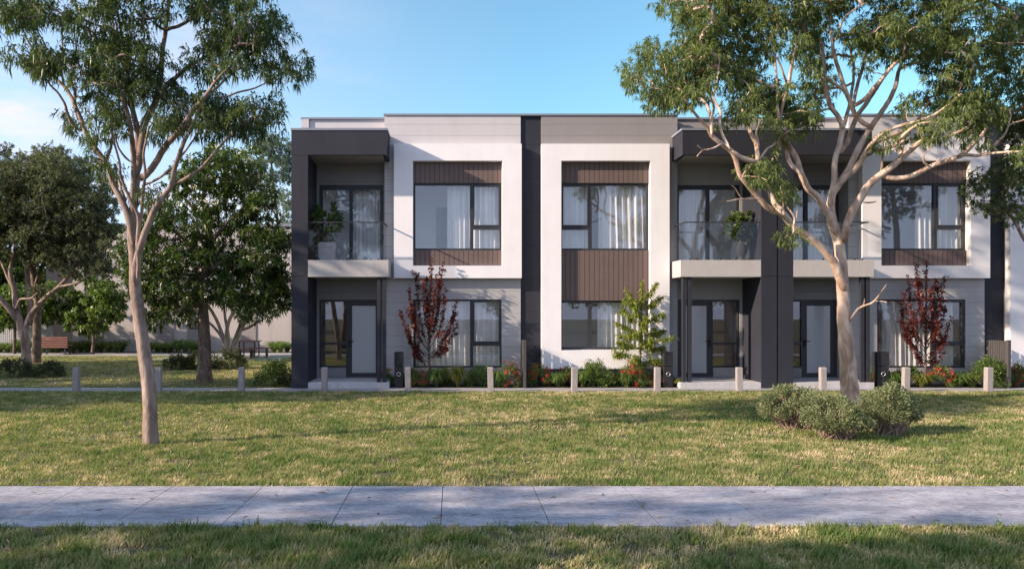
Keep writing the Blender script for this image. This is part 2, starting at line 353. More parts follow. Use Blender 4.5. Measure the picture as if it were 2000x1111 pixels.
def tree(name, label, cat, Y, limbs, blobs, kind, lmat, bmat, seed, group=None, per_blob=1.0, depth=1.2, lscale=1.0,
         twig=0.005, dens=1.0, world_blobs=False, blossoms=None, sides=9, base=None, ends=None):
    """limbs: traced polylines [(photo x, photo y, radius px), ...] with (start, end) depth offsets in metres;
       blobs: foliage masses (cx, cy, rx, ry[, depth offset]) at distance Y, each as deep as it is wide or more"""
    rng = np.random.default_rng(seed); VV = []; QQ = []; nv = 0; nodes = []; nr = []; tips = []
    def add(p, r, n):
        nonlocal nv
        V, Q = tube_arrays(p, r, n); VV.append(V); QQ.append(Q + nv); nv += len(V)
    first = None
    for pts, (d0, d1) in limbs:
        m = len(pts); rows = []
        for i, (px, py, r) in enumerate(pts):
            yy = Y + d0 + (d1 - d0) * (i / max(1, m - 1)); rows.append((*P(px, py, yy), r * yy / F))
        ln = smooth_line(rows, 0.06 if Y < 18 else 0.14)
        jit = rng.normal(0, 1, (len(ln), 3)); ker = np.ones(5) / 5
        if len(ln) > 8:
            for c in range(3): jit[:, c] = np.convolve(jit[:, c], ker, 'same')
            jit[0] = 0
            ln[:, :3] += jit * np.minimum(ln[:, 3:4] * 0.30, 0.012)
        ln[:, 3] = np.maximum(ln[:, 3], 0.004)
        if first is not None and len(ln) > 3: ln[0, 3] *= 0.25; ln[1, 3] *= 0.8
        if first is None:
            first = ln[0, :3].copy(); z0 = first[2]
            # root flare
            h = ln[:, 2] - z0; ln[:, 3] *= 1 + 0.22 * np.exp(-h / 0.15)
            ln[0, 2] -= 0.15
        add(ln[:, :3], ln[:, 3], sides if ln[:, 3].max() > 0.02 else 6)
        nodes += list(ln[::2, :3]); nr += list(ln[::2, 3]); tips.append((ln[-1, :3], pts[-1][2]))
    org = np.array((first[0], first[1], 0.0)) if base is None else np.array(base)
    # cluster centres inside the blobs
    C = []
    for b in blobs:
        if world_blobs:
            x, y, z, rx, ry, rz = b; k = max(1, int(per_blob * 6.0 * rx * rz ** 0.5 * ry ** 0.5))
            C.append(np.array((x, y, z)) + ball(rng, k) * np.array((rx, ry, rz)))
        else:
            cx, cy, rx, ry = b[:4]; off = b[4] if len(b) > 4 else 0.0
            wx, wz = rx * Y / F, ry * Y / F; k = max(2, int(round(per_blob * 24 * wx * wz + 1.5)))
            c = P(cx, cy, Y); q = ball(rng, k)
            yy = Y + off + q[:, 1] * max(depth, wx)
            C.append(np.stack([X(cx + q[:, 0] * rx, yy), yy, Z(cy + q[:, 2] * ry, yy)], 1))
    C = np.concatenate(C) if C else np.zeros((0, 3))
    t = thing(name, tuple(org), label, cat, group)
    if len(C):
        if ends is not None:
            E = [np.array(e) for e, r_ in tips if r_ >= ends]
            if E: C = np.concatenate([C, np.array(E), np.array(E) + ball(rng, len(E)) * 0.25])
        N = np.array(nodes); R = np.array(nr); nfix = len(N)
        par = np.full(nfix, -1)
        up = N[:, 2] > (org[2] + 0.30 * (C[:, 2].max() - org[2]))
        dmin = np.min(np.linalg.norm(C[:, None, :] - N[None, ::3, :], axis=2), axis=1); chains = []
        for ci in np.argsort(dmin):
            c = C[ci]; dv = c - N; d = np.linalg.norm(dv, axis=1)
            cost = d * (1 + 0.8 * np.clip(-dv[:, 2] / (d + 1e-6), 0, 1)) + 1e6 * (~up)
            j = int(np.argmin(cost)); a = N[j]; L = d[j]
            if L < 0.05: continue
            mid = (a + c) / 2 + rng.normal(0, 0.11, 3) * L + np.array((0, 0, 0.08 * L))
            q = smooth_line(np.array([a, mid, c]), max(0.07, L / 8)); q[1:-1] += rng.normal(0, 0.022, (len(q) - 2, 3)) * min(1, L)
            n0 = len(N); m = len(q) - 1; N = np.vstack([N, q[1:]]); R = np.concatenate([R, np.zeros(m)]); up = np.concatenate([up, np.ones(m, bool)])
            par = np.concatenate([par, [j], np.arange(n0, n0 + m - 1)]); chains.append((j, n0, m))
        cnt = np.zeros(len(N))
        for j, n0, m in chains: cnt[n0 + m - 1] += 1
        for i in range(len(N) - 1, nfix - 1, -1): cnt[par[i]] += cnt[i]
        for j, n0, m in chains:
            idx = np.concatenate([[j], np.arange(n0, n0 + m)]); rr = twig * np.maximum(cnt[idx], 1) ** 0.5
            if j < nfix: rr[0] = min(R[j] * 0.9, rr[1] * 1.15)
            else: rr[0] = rr[1]
            rr[-1] = twig * 0.6
            add(N[idx], rr, 5)
        V, Fc, tint = foliage(C, kind, rng, lscale, dens)
        np_mesh('crown', V, [Fc], lmat, t, tint=tint)
        if blossoms:
            bm_, nb, bs = blossoms
            pick = C[rng.choice(len(C), nb)] + ball(rng, nb) * 0.3 + np.array((0, -0.15, 0.1))
            B = np.repeat(pick, 14, 0) + rng.normal(0, bs, (nb * 14, 3)) * np.array((1, 1, 0.5))
            V, Fc = leaves(B, rng.normal(0, 1, (len(B), 3)), np.full(len(B), 0.055), np.full(len(B), 0.05), np.zeros((len(B), 1)), rng)
            np_mesh('blossom', V, [Fc], bm_, t, tint=np.full(len(V), 0.5))
    np_mesh('trunk', np.concatenate(VV), [np.concatenate(QQ)], bmat, t, smooth=True)
    return t

# ------------------------------------------------------------------ ground, paths, beds
def ground_mat():
    m = new_mat('lawn_soil', (0.085, 0.075, 0.042), 0.95, 0.35, 1.6, 0.6, 25)
    return m
M['ground'] = ground_mat()

def concrete_mat():
    m = bpy.data.materials.new('footpath_concrete'); m.use_nodes = True
    n = m.node_tree.nodes; l = m.node_tree.links; b = n['Principled BSDF']; b.inputs['Roughness'].default_value = 0.85
    b.inputs['Specular IOR Level'].default_value = 0.25
    g = n.new('ShaderNodeNewGeometry'); mpg = n.new('ShaderNodeMapping'); mpg.inputs['Scale'].default_value = (0.8, 2.2, 1)
    l.new(g.outputs['Position'], mpg.inputs[0])
    def noise(sc, de, ro, vec): 
        t = n.new('ShaderNodeTexNoise'); t.inputs['Scale'].default_value = sc; t.inputs['Detail'].default_value = de; t.inputs['Roughness'].default_value = ro
        l.new(vec, t.inputs['Vector']); return t
    def ramp(src, p0, c0, p1, c1):
        r = n.new('ShaderNodeValToRGB'); r.color_ramp.elements[0].position = p0; r.color_ramp.elements[1].position = p1
        r.color_ramp.elements[0].color = (*c0, 1); r.color_ramp.elements[1].color = (*c1, 1); l.new(src, r.inputs[0]); return r
    def mult(a, b_):
        x = n.new('ShaderNodeMix'); x.data_type = 'RGBA'; x.blend_type = 'MULTIPLY'; x.inputs[0].default_value = 1
        l.new(a, x.inputs[6]); l.new(b_, x.inputs[7]); return x.outputs[2]
    t1 = noise(1.4, 8, 0.65, mpg.outputs[0]); r1 = ramp(t1.outputs['Fac'], 0.36, (0.228, 0.226, 0.262), 0.64, (0.42, 0.408, 0.445))
    t2 = noise(14, 8, 0.7, mpg.outputs[0]); r2 = ramp(t2.outputs['Fac'], 0.34, (0.62, 0.62, 0.63), 0.58, (1.06, 1.06, 1.06))
    # scattered pits and specks
    t3 = noise(42, 3, 0.5, g.outputs['Position']); r3 = ramp(t3.outputs['Fac'], 0.325, (0.35, 0.35, 0.35), 0.365, (1, 1, 1))
    c = mult(mult(r1.outputs[0], r2.outputs[0]), r3.outputs[0])
    l.new(c, b.inputs['Base Color'])
    bp = n.new('ShaderNodeBump'); bp.inputs['Strength'].default_value = 0.35; bp.inputs['Distance'].default_value = 0.01
    l.new(t2.outputs['Fac'], bp.inputs['Height']); l.new(bp.outputs[0], b.inputs['Normal'])
    return m
M['path'] = concrete_mat()
M['strip'] = new_mat('pale_path_concrete', (0.30, 0.29, 0.29), 0.9, 0.12, 3.0, 0.2, 50)
M['mulch'] = new_mat('dark_mulch', (0.035, 0.027, 0.02), 0.95, 0.4, 20.0, 0.8, 60)
M['joint'] = new_mat('path_joint_dark', (0.05, 0.048, 0.046), 0.95)  # dark filling of the path joints

g = MB().box(-300, 300, -120, 500, -0.5, 0).build('ground', M['ground']); tag(g, 'grassy ground running under the lawn to the horizon', 'ground', kind='structure')
y0, y1 = YG(1031), YG(952)
fp = MB()
PX0 = 0.065                                    # a joint lies near x = PX0 and then every slab length
SL = X(865, y1) - X(689.5, y1)
xj = [X(865, y1) + k * SL for k in range(-22, 24)]
for a, b in zip(xj[:-1], xj[1:]):
    ym = YG(989)
    fp.box(a + 0.0045, b - 0.0045, y0, ym - 0.003, -0.1, 0.022).box(a + 0.0045, b - 0.0045, ym + 0.003, y1, -0.1, 0.022)
fo = fp.build('footpath', M['path']); tag(fo, 'weathered pale concrete footpath with cut joints crossing the foreground', 'footpath', kind='structure')
jj = MB().box(xj[0], xj[-1], y0 + 0.004, y1 - 0.004, -0.1, 0.0185).build('footpath_joint', M['joint']); tag(jj, 'dark joints cut across the pale concrete footpath', 'path joint', kind='structure')
st = MB().box(-40, 40, 19.27, 20.16, -0.1, 0.012).build('path', M['strip']); tag(st, 'narrow concrete path along the front of the townhouses', 'path', kind='structure')
bp_ = MB()
bp_.box(-45, -7.6, 34.2, 36.6, -0.1, 0.012)
bp_.prism([(0, 0)] * 0 or [(-13.4, -0.1), (-7.6, -0.1), (-7.6, 0.011), (-13.4, 0.011)], 31.0, 34.2)
bpo = bp_.build('back_path', M['strip']); tag(bpo, 'pale concrete path and table pad at the back of the park', 'path', kind='structure')
gb = MB().box(-4.0, 40, 20.165, 20.95, -0.1, 0.03).build('garden_bed', M['mulch']); tag(gb, 'dark mulched garden bed under the townhouse windows', 'garden bed', kind='structure')

# ------------------------------------------------------------------ townhouses
YP, YF, YW, YR = 20.0, 20.72, 20.93, 21.3
YWIN = 20.92
PARTY = 2.272; UNIT = 6.772

def townhouse(xp, sg, deep_frame, label, stairs=True):
    """xp: x of the party line, sg: +1 grows to the right of it, -1 to the left. u runs 0..6.786 away from the party line"""
    U = lambda u: xp + sg * u
    CL, FA = (M['clad2'], M['fascia2']) if deep_frame else (M['clad'], M['fascia'])
    t = thing('townhouse', (U(3.4), 21.0, 0), label, 'townhouse', 'row of two storey townhouses')
    def wallgrid(u0, u1, z0, z1, holes, ya, yb, mb=None):
        mb = mb or MB()
        us = sorted({u0, u1, *[h[0] for h in holes], *[h[1] for h in holes]}); zs = sorted({z0, z1, *[h[2] for h in holes], *[h[3] for h in holes]})
        for a, b in zip(us[:-1], us[1:]):
            for c, d in zip(zs[:-1], zs[1:]):
                m, k = (a + b) / 2, (c + d) / 2
                if any(h[0] < m < h[1] and h[2] < k < h[3] for h in holes): continue
                mb.box(U(a), U(b), ya, yb, c, d)
        return mb
    uo0, uo1 = 0.855, 3.435
    ztop, zo1 = Z(281, YF), Z(314, YF)
    zf0 = Z(720, YF) if deep_frame else Z(543, YF); zo0 = Z(684, YF) if deep_frame else Z(518.7, YF)
    wz0, wz1 = Z(489, YWIN), Z(358, YWIN)
    lz0, lz1 = (Z(682, YWIN), Z(587, YWIN)) if deep_frame else (Z(718.5, YW), Z(584.5, YW))
    lo = (uo0, uo1, lz0, lz1); hi = (uo0, uo1, wz0, wz1)
    # main front wall, recess wall, side and rear walls
    wallgrid(0.30, 4.275, 0.28, 7.02, [lo, hi], YW, YW + 0.22).box(U(4.10), U(4.275), YW + 0.221, YR + 0.2, 0.28, 7.02).build('wall', CL, t)
    MB().box(U(0.30), U(4.276), YW, YW + 0.25, 7.021, 7.86).box(U(4.0), U(4.276), YW + 0.251, YR + 0.3, 7.021, 7.86).build('fascia', FA, t)
    if True:
        MB().box(U(0.30), U(4.07), YW + 0.02, YW + 0.3, 0.0, 0.279).build('plinth', M['plinth'] if deep_frame else CL, t)
    sd = (4.345, 6.25, 3.60, Z(361.5, YR)); ed = (4.40, 6.248, 0.20, Z(585.2, YR))
    sl_ = (5.457, 6.248, 0.2, Z(717.6, YR))
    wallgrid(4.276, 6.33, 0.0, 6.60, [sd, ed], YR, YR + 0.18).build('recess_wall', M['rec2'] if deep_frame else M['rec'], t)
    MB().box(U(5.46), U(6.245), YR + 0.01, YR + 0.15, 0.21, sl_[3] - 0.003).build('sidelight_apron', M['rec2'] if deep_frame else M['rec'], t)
    MB().box(U(4.276), U(6.55), YR + 0.06, YR + 0.25, 6.601, Z(229.5, YR) - 0.05).build('parapet', FA, t)
    MB().box(U(0.0), U(0.30), YW + 0.05, YW + 0.3, 0.0, 7.86).build('party_wall', M['darkgroove'], t)
    MB().box(U(6.56), U(6.775), YR + 0.002, 29.9, 0.0, 7.86).build('side_wall', FA, t)
    MB().box(U(0.0), U(6.55), 29.7, 29.9, 0, 7.8).build('rear_wall', FA, t)
    rf = wallgrid(0.02, 6.55, YR + 0.26, 29.69, [(0.65, 3.65, 21.65, 22.45), (4.45, 6.15, 21.65, 22.45)], 7.2, 7.36)  # roof openings added to let daylight into the upper rooms
    rf.v = [(x, z, y) for x, y, z in rf.v]; rf.build('roof', M['flash'], t)
    for a, b in ((0.60, 3.70), (4.40, 6.20)): MB().box(U(a), U(b), 21.6, 22.5, 7.365, 7.375).build('added_skylight', M['glass'], t)  # unseen panes over the added roof openings that brighten the rooms
    # metal coping
    MB().box(U(0.0), U(4.30), YW - 0.03, YW + 0.28, 7.861, 7.915).box(U(4.301), U(6.80), YR + 0.0, YR + 0.28, 7.861, 7.915).build('coping', M['flash'], t)
    # pillar and canopy
    zc = Z(302.6, YP)
    MB().box(U(6.325), U(6.786), YP, YR, 0.0, 3.13).box(U(6.325), U(6.786), YP, YR, 3.142, zc - 0.006).box(U(6.335), U(6.78), YP + 0.012, YR, 3.129, 3.143).build('pillar', M['dark'], t)
    ca = MB().box(U(4.128), U(6.786), YP, YP + 0.12, zc, 7.20)
    ca.box(U(4.128), U(4.25), YP + 0.121, YW - 0.01, zc, 7.20).box(U(4.251), U(6.786), YP + 0.121, YR + 0.05, 6.7, 7.19)
    ca.build('canopy', M['dark'], t)
    MB().box(U(4.251), U(6.32), YP + 0.121, YR - 0.002, zc + 0.004, 6.69).build('soffit', M['soffit'], t)
    MB().box(U(4.10), U(6.80), YP - 0.02, YP + 0.14, 7.201, 7.262).box(U(4.10), U(4.27), YP + 0.141, YW - 0.01, 7.201, 7.262).box(U(4.271), U(6.78), YP + 0.141, YR, 7.195, 7.25).build('canopy_flashing', M['flash'], t)
    # white surround
    fr = wallgrid(0.29, 3.985, zf0, ztop, [(uo0, uo1, zo0, zo1)], YF, YW - 0.001)
    fr.build('window_surround', M['render'], t)
    # brown boards inside the surround
    bands = [(wz1, zo1)] + ([(lz1, wz0)] if deep_frame else [(zo0, wz0)])
    for a, b in bands:
        MB().box(U(uo0), U(uo1), YF + 0.17, YW - 0.002, a + 0.002, b - 0.002).build('batten_panel', M['brown'], t)
    if deep_frame and lz0 - zo0 > 0.02:
        MB().box(U(uo0), U(uo1), YF + 0.17, YW - 0.002, zo0, lz0 - 0.002).build('window_sill', M['alu'], t)
    # windows: a fixed light and a narrow light with a transom
    def window(u0, u1, z0, z1, um, zt, yy):
        fb = MB(); w = 0.055
        fb.box(U(u0), U(u0 + w), yy, yy + 0.10, z0, z1).box(U(u1 - w), U(u1), yy, yy + 0.10, z0, z1)
        fb.box(U(u0 + w), U(u1 - w), yy, yy + 0.10, z0, z0 + w).box(U(u0 + w), U(u1 - w), yy, yy + 0.10, z1 - w, z1)
        fb.box(U(um - 0.05), U(um + 0.05), yy + 0.002, yy + 0.098, z0 + w, z1 - w)
        if zt: fb.box(U(u0 + w), U(um - 0.05), yy + 0.002, yy + 0.098, zt - 0.05, zt + 0.05)
        if zt:
            s = 0.032
            for c, d in ((zt + 0.05, z1 - w), ):
                fb.box(U(u0 + w), U(u0 + w + s), yy - 0.012, yy + 0.04, c, d).box(U(um - 0.05 - s), U(um - 0.05), yy - 0.012, yy + 0.04, c, d)
                fb.box(U(u0 + w + s), U(um - 0.05 - s), yy - 0.012, yy + 0.04, c, c + s).box(U(u0 + w + s), U(um - 0.05 - s), yy - 0.012, yy + 0.04, d - s, d)
        fo_ = fb.build('window', M['alu'], t)
        gl = MB().box(U(um + 0.05), U(u1 - w), yy + 0.045, yy + 0.051, z0 + w, z1 - w)
        gl.build('pane', M['glass'], fo_)
        if zt:
            MB().box(U(u0 + w), U(um - 0.05), yy + 0.045, yy + 0.051, z0 + w, zt - 0.05).build('pane', M['glass'], fo_)
            MB().box(U(u0 + w), U(um - 0.05), yy + 0.045, yy + 0.051, zt + 0.05, z1 - w).build('pane', M['glass'], fo_)
        else:
            MB().box(U(u0 + w), U(um - 0.05), yy + 0.045, yy + 0.051, z0 + w, z1 - w).build('pane', M['glass'], fo_)
        return fo_
    window(uo0 + 0.002, uo1 - 0.002, wz0 + 0.002, wz1 - 0.002, 1.73, Z(445, YWIN), YW + 0.01)
    window(uo0 + 0.002, uo1 - 0.002, lz0 + 0.002, lz1 - 0.002, 1.73, None if deep_frame else Z(672, YW), YW + 0.03)
    # sliding balcony door
    yy = YR + 0.03; fb = MB(); a, b, c, d = sd; w = 0.10
    fb.box(U(a), U(a + w), yy, yy + 0.1, c, d).box(U(b - w), U(b), yy, yy + 0.1, c, d).box(U(a + w), U(b - w), yy, yy + 0.1, d - 0.13, d).box(U(a + w), U(b - w), yy, yy + 0.1, c, c + 0.07)
    fb.box(U(5.26), U(5.36), yy + 0.002, yy + 0.098, c + 0.07, d - 0.13)
    so_ = fb.build('sliding_door', M['alu'], t)
    MB().box(U(a + w), U(5.26), yy + 0.03, yy + 0.036, c + 0.07, d - 0.13).build('pane', M['glass'], so_)
    MB().box(U(5.36), U(b - w), yy + 0.06, yy + 0.066, c + 0.07, d - 0.13).build('pane', M['glass'], so_)
    # entry door and sidelight
    fb = MB(); a, b, c, d = ed
    fb.box(U(a), U(a + 0.06), yy, yy + 0.1, c, d).box(U(5.40), U(5.458), yy, yy + 0.1, c, d).box(U(a + 0.06), U(5.40), yy, yy + 0.1, d - 0.06, d)
    fb.box(U(6.19), U(b), yy, yy + 0.1, sl_[3], d).box(U(5.459), U(6.19), yy, yy + 0.1, d - 0.06, d).box(U(5.459), U(6.19), yy, yy + 0.1, sl_[3], sl_[3] + 0.05)
    fb.box(U(5.459), U(6.19), yy, yy + 0.1, 1.165, 1.23)
    fo_ = fb.build('sidelight_window', M['alu'], t)
    MB().box(U(5.459), U(6.19), yy + 0.045, yy + 0.051, sl_[3] + 0.05, 1.165).build('pane', M['glass'], fo_)
    MB().box(U(5.459), U(6.19), yy + 0.045, yy + 0.051, 1.23, d - 0.06).build('pane', M['glass'], fo_)
    l0, l1, e0, e1 = 4.463, 5.397, 0.21, d - 0.065; k = 0.115
    db = MB().box(U(l0), U(l0 + k), yy + 0.01, yy + 0.06, e0, e1).box(U(l1 - k), U(l1), yy + 0.01, yy + 0.06, e0, e1)
    db.box(U(l0 + k), U(l1 - k), yy + 0.01, yy + 0.06, e1 - k, e1).box(U(l0 + k), U(l1 - k), yy + 0.01, yy + 0.06, e0, e0 + k)
    dr = db.build('door', M['alu'], t)
    MB().box(U(l0 + k), U(l1 - k), yy + 0.03, yy + 0.036, e0 + k, e1 - k).build('pane', M['frost'], dr)
    MB().box(U(5.345), U(5.375), yy - 0.03, yy + 0.009, 1.10, 1.32).box(U(5.22), U(5.375), yy - 0.055, yy - 0.031, 1.255, 1.28).build('handle', M['black'], dr)
    # balcony slab, glass balustrade, porch, posts
    MB().box(U(4.073), U(6.3235), YP, YW - 0.004, Z(540.8, YP), Z(507.8, YP)).box(U(4.277), U(6.3235), YW - 0.003, YR - 0.002, Z(540.8, YP), Z(507.8, YP)).build('balcony_slab', M['slab'], t, bevel=0.006)
    zr = Z(435.4, 20.06); zb = Z(507.8, YP)
    bo = MB().box(U(4.21), U(6.322), YP + 0.05, YP + 0.062, zb + 0.02, zr).box(U(4.21), U(4.222), YP + 0.063, YW - 0.02, zb + 0.02, zr).build('balustrade', M['balglass'], t)
    MB().box(U(4.195), U(6.322), YP + 0.04, YP + 0.072, zr + 0.001, zr + 0.032).box(U(4.195), U(4.232), YP + 0.073, YW - 0.01, zr + 0.001, zr + 0.032).build('rail', M['alu'], bo)
    for u in (4.35, 4.55, 5.2, 5.45, 6.0): MB().box(U(u), U(u + 0.035), YP + 0.035, YP + 0.078, zb, zb + 0.04).build('clamp', M['black'], bo)
    MB().box(U(4.06), U(6.3235), YP, YR + 0.17, 0.0, 0.175).build('porch_step', M['porch'], t, bevel=0.008)
    for a, b in ((4.15, 4.25), (4.305, 4.405)):
        MB().box(U(a), U(b), YP + 0.06, YP + 0.16, 0.176, Z(540.8, YP) - 0.001).build('porch_post', M['dark'], t)
    # rooms behind the glass
    rm = MB(); yb = 23.2
    for z0, z1 in ((0.12, 2.75), (3.4, 6.15)):
        for ua, ub, ya in ((0.3, 4.0, YW + 0.23), (4.1, 6.5, YR + 0.19)):
            rm.box(U(ua), U(ub), ya, yb, z0 - 0.1, z0)
            if z0 < 1: rm.box(U(ua), U(ub), ya, yb, z1, z1 + 0.1)
            else:
                k0, k1, q1 = ua + 0.35, ub - 0.35, 22.45
                rm.box(U(ua), U(ub), ya, 21.65, z1, z1 + 0.1).box(U(ua), U(ub), q1, yb, z1, z1 + 0.1).box(U(ua), U(k0), 21.65, q1, z1, z1 + 0.1).box(U(k1), U(ub), 21.65, q1, z1, z1 + 0.1)  # ceiling left open below the added roof panes
            rm.box(U(ua), U(ub), yb if ua < 1 or z0 < 1 else 22.5, yb + 0.1, z0, z1)
        rm.box(U(0.2), U(0.299), YW + 0.31, yb, z0, z1).box(U(6.5), U(6.555), YR + 0.26, yb, z0, z1)
        rm.box(U(4.001), U(4.099), YR + 0.2, yb, z0, z1)
    rm.build('room', M['plaster'], t)
    MB().box(U(2.0), U(2.82), yb - 0.05, yb - 0.001, 3.41, 5.5).build('inner_door', M['greydoor'], t)
    if stairs:
        sb = MB()
        for k in range(11):
            sb.box(U(6.44), U(5.0), 21.75 + 0.14 * k, 21.75 + 0.14 * (k + 1) - 0.001, 0.121, 0.121 + 0.19 * (k + 1))
        sb.build('staircase', M['timber'], t)
    return t, U

TH = []
TH.append(townhouse(PARTY, -1, False, 'two storey townhouse at the open left end of the row, pale planter on its balcony'))
TH.append(townhouse(PARTY, +1, True, 'two storey townhouse whose white surround reaches down behind the lime green tree'))
TH.append(townhouse(PARTY + 2 * UNIT, -1, False, 'two storey townhouse partly hidden by the big gum tree, purple tree before its lower window'))
TH.append(townhouse(PARTY + 2 * UNIT, +1, True, 'townhouse cut off by the right edge of the photo, only its white surround in view'))

# curtains
def curtain(x0, x1, z0, z1, y, label, waves, seed, amp=0.075, lean=0.0):
    r = np.random.default_rng(seed); n = 22 * waves; s = np.linspace(0, 1, n); ph = np.cumsum(r.uniform(0.6, 1.4, n)); ph = ph / ph[-1] * waves * 2 * np.pi
    rows = 10; V = []
    for k in range(rows):
        f = k / (rows - 1); a = amp * (0.75 + 0.4 * (1 - f)) * (0.7 + 0.3 * np.sin(ph * 0.31 + seed))
        xs = x0 + (x1 - x0) * s + lean * (1 - f) * np.sin(s * np.pi) + 0.012 * np.sin(ph * 0.5 + 2 * f)
        V.append(np.stack([xs + 0.25 * a * np.sin(2 * ph), y + a * np.sin(ph), np.full(n, z0 + (z1 - z0) * f)], 1))
    V = np.concatenate(V); i = np.arange(rows - 1)[:, None] * n; j = np.arange(n - 1)[None, :]
    Q = np.stack([i + j, i + j + 1, i + n + j + 1, i + n + j], -1).reshape(-1, 4)
    o = np_mesh('curtain', V, [Q], M['curtain'], None, smooth=True, org=np.array(((x0 + x1) / 2, y, z0)))
    tag(o, label, 'curtain', 'white curtains inside the townhouse windows')

YC = YW + 0.245
DX = 2 * UNIT
uz0, uz1 = Z(492, YW), Z(354, YW)
g0, g1 = Z(722, YW), Z(580, YW)
curtain(X(872, YC), X(979, YC), uz0, uz1, YC, 'white curtain drawn to the right of the upper window, grey inner door beside it', 11, 1)
curtain(X(812, YC), X(980, YC), g0, g1, YC, 'white curtain in the ground window behind the left purple tree', 15, 2)  # widened to the left, its white standing in for the pale glass reflection
curtain(X(1168, YC), X(1270, YC), uz0, uz1, YC, 'white curtain with bold sunlit folds in the upper window above the lime green tree', 8, 3, 0.095, 0.04)
curtain(X(1098, YC), X(1150, YC), uz0, uz1, YC, 'white curtain behind the narrow left light of the upper window above the lime green tree', 6, 4)
curtain(X(1166, YC), X(1270, YC), Z(686, YW), Z(583, YW), YC, 'white curtain in the ground window behind the lime green tree', 10, 5)
curtain(X(1787, YC), X(1890, YC), uz0, uz1, YC, 'white curtain at the right of the upper window beside the big gum tree', 10, 6)
curtain(X(1722, YC), X(1862, YC), g0, g1, YC, 'white curtain with sunlit folds in the ground window behind the right purple tree', 15, 7)  # drawn wider too, its white standing in for reflection on the glass
YD = YR + 0.35
curtain(X(690, YD), X(748, YD), 3.5, 5.95, YD, 'grey white curtain behind the balcony door of the left end townhouse', 8, 8, 0.04)
curtain(X(1322, YD), X(1376, YD), 3.5, 5.95, YD, 'white curtain behind the balcony door beside the potted leafy plant', 9, 9, 0.04)
curtain(X(1545, YD), X(1620, YD), 3.5, 5.95, YD, 'white curtain behind the balcony door crossed by the gum tree limbs', 10, 10, 0.04)

# letterboxes
def letterbox(x0, x1, label):
    xc = (x0 + x1) / 2; y0, y1 = 20.19, 20.45
    t = thing('letterbox', (xc, (y0 + y1) / 2, 0.03), label, 'letterbox', 'black letterboxes in the garden bed')
    zt, zm = Z(687.4, 20.19), Z(714.3, 20.19)
    MB().box(x0 + 0.006, x1 - 0.006, y0 + 0.008, y1, 0.0, zm - 0.014).build('pedestal', M['letter'], t, bevel=0.004)
    b = MB().box(x0, x1, y0, y1, zm, zt).build('mail_box', M['letter'], t, bevel=0.004)
    MB().box(x0 + 0.05, x0 + 0.075, y0 - 0.003, y0 + 0.01, zm + 0.07, zt - 0.06).build('mail_slot', M['black'], b)
    zr = Z(730.5, 20.19); xr = xc + 0.0
    rg = MB(); n = 24
    for k in range(n):
        pass
    pts = [(xr + 0.052 * math.cos(a), y0 + 0.0, zr + 0.052 * math.sin(a)) for a in np.linspace(0, 2 * math.pi, 25)]
    rg.tube(pts, 0.010, 8)
    ring = rg.build('newspaper_ring', M['steel'], t, smooth=True)
    hole = MB().lathe(0, 0, [(0.046, -0.002), (0.046, 0.003)], 20)
    hole.v = [(xr + v[0], y0 + 0.0045 + v[2], zr + v[1]) for v in hole.v]
    hole.build('newspaper_hole', M['black'], t)
letterbox(X(770, 20.19), X(787, 20.19), 'black letterbox between the left end porch and the first purple tree')
letterbox(X(1296.5, 20.19), X(1314.5, 20.19), 'black letterbox between the lime green tree and the middle porch')
letterbox(X(1714, 20.19), X(1737, 20.19), 'black letterbox just right of the big gum tree trunk')

# bollards
BOLL = [(149, 'left edge of the park lawn, leftmost of the row'), (309.5, 'right behind the left gum tree trunk'), (471.5, 'in front of the open park, next left of the townhouses'),
        (633.5, 'in front of the left end porch'), (797, 'just right of the first letterbox'), (958.5, 'in front of the red flowers left of the fence end'),
        (1121.5, 'between red flowers, left of the tall green shrub'), (1283.5, 'just left of the middle letterbox'), (1444, 'in front of the middle porch'),
        (1607, 'behind the round bush left of the big gum trunk'), (1768.5, 'next right of the right hand letterbox'), (1930, 'in front of the dark side gate at far right')]
bx = MB()
def bollard_mesh():
    w, d, h = 0.075, 0.075, 0.665
    b = MB(); b.box(-w, w, -d, d, -0.15, h - 0.018)
    n = len(b.v)
    b.v += [(-w, -d, h - 0.018), (w, -d, h - 0.018), (w, d, h - 0.018), (-w, d, h - 0.018), (-w + 0.012, -d + 0.012, h), (w - 0.012, -d + 0.012, h), (w - 0.012, d - 0.012, h), (-w + 0.012, d - 0.012, h)]
    b.f.remove((4, 5, 6, 7))
    b.f = [f for f in b.f]
    b.f += [(n + 4, n + 5, n + 6, n + 7)] + [(n + i, n + (i + 1) % 4, n + 4 + (i + 1) % 4, n + 4 + i) for i in range(4)]
    return b
b0 = None
for i, (px, where) in enumerate(BOLL):
    if b0 is None:
        b0 = bollard_mesh().build('bollard', M['post'], bevel=0.006); o = b0
    else:
        o = b0.copy(); S.collection.objects.link(o)
    o.location = (X(px, 19.2), 19.2, 0); o.rotation_euler = (random.uniform(-0.02, 0.02), random.uniform(-0.022, 0.022), random.uniform(-0.05, 0.05))
    tag(o, 'squared grey timber bollard ' + where, 'bollard', 'timber bollards along the lawn edge')

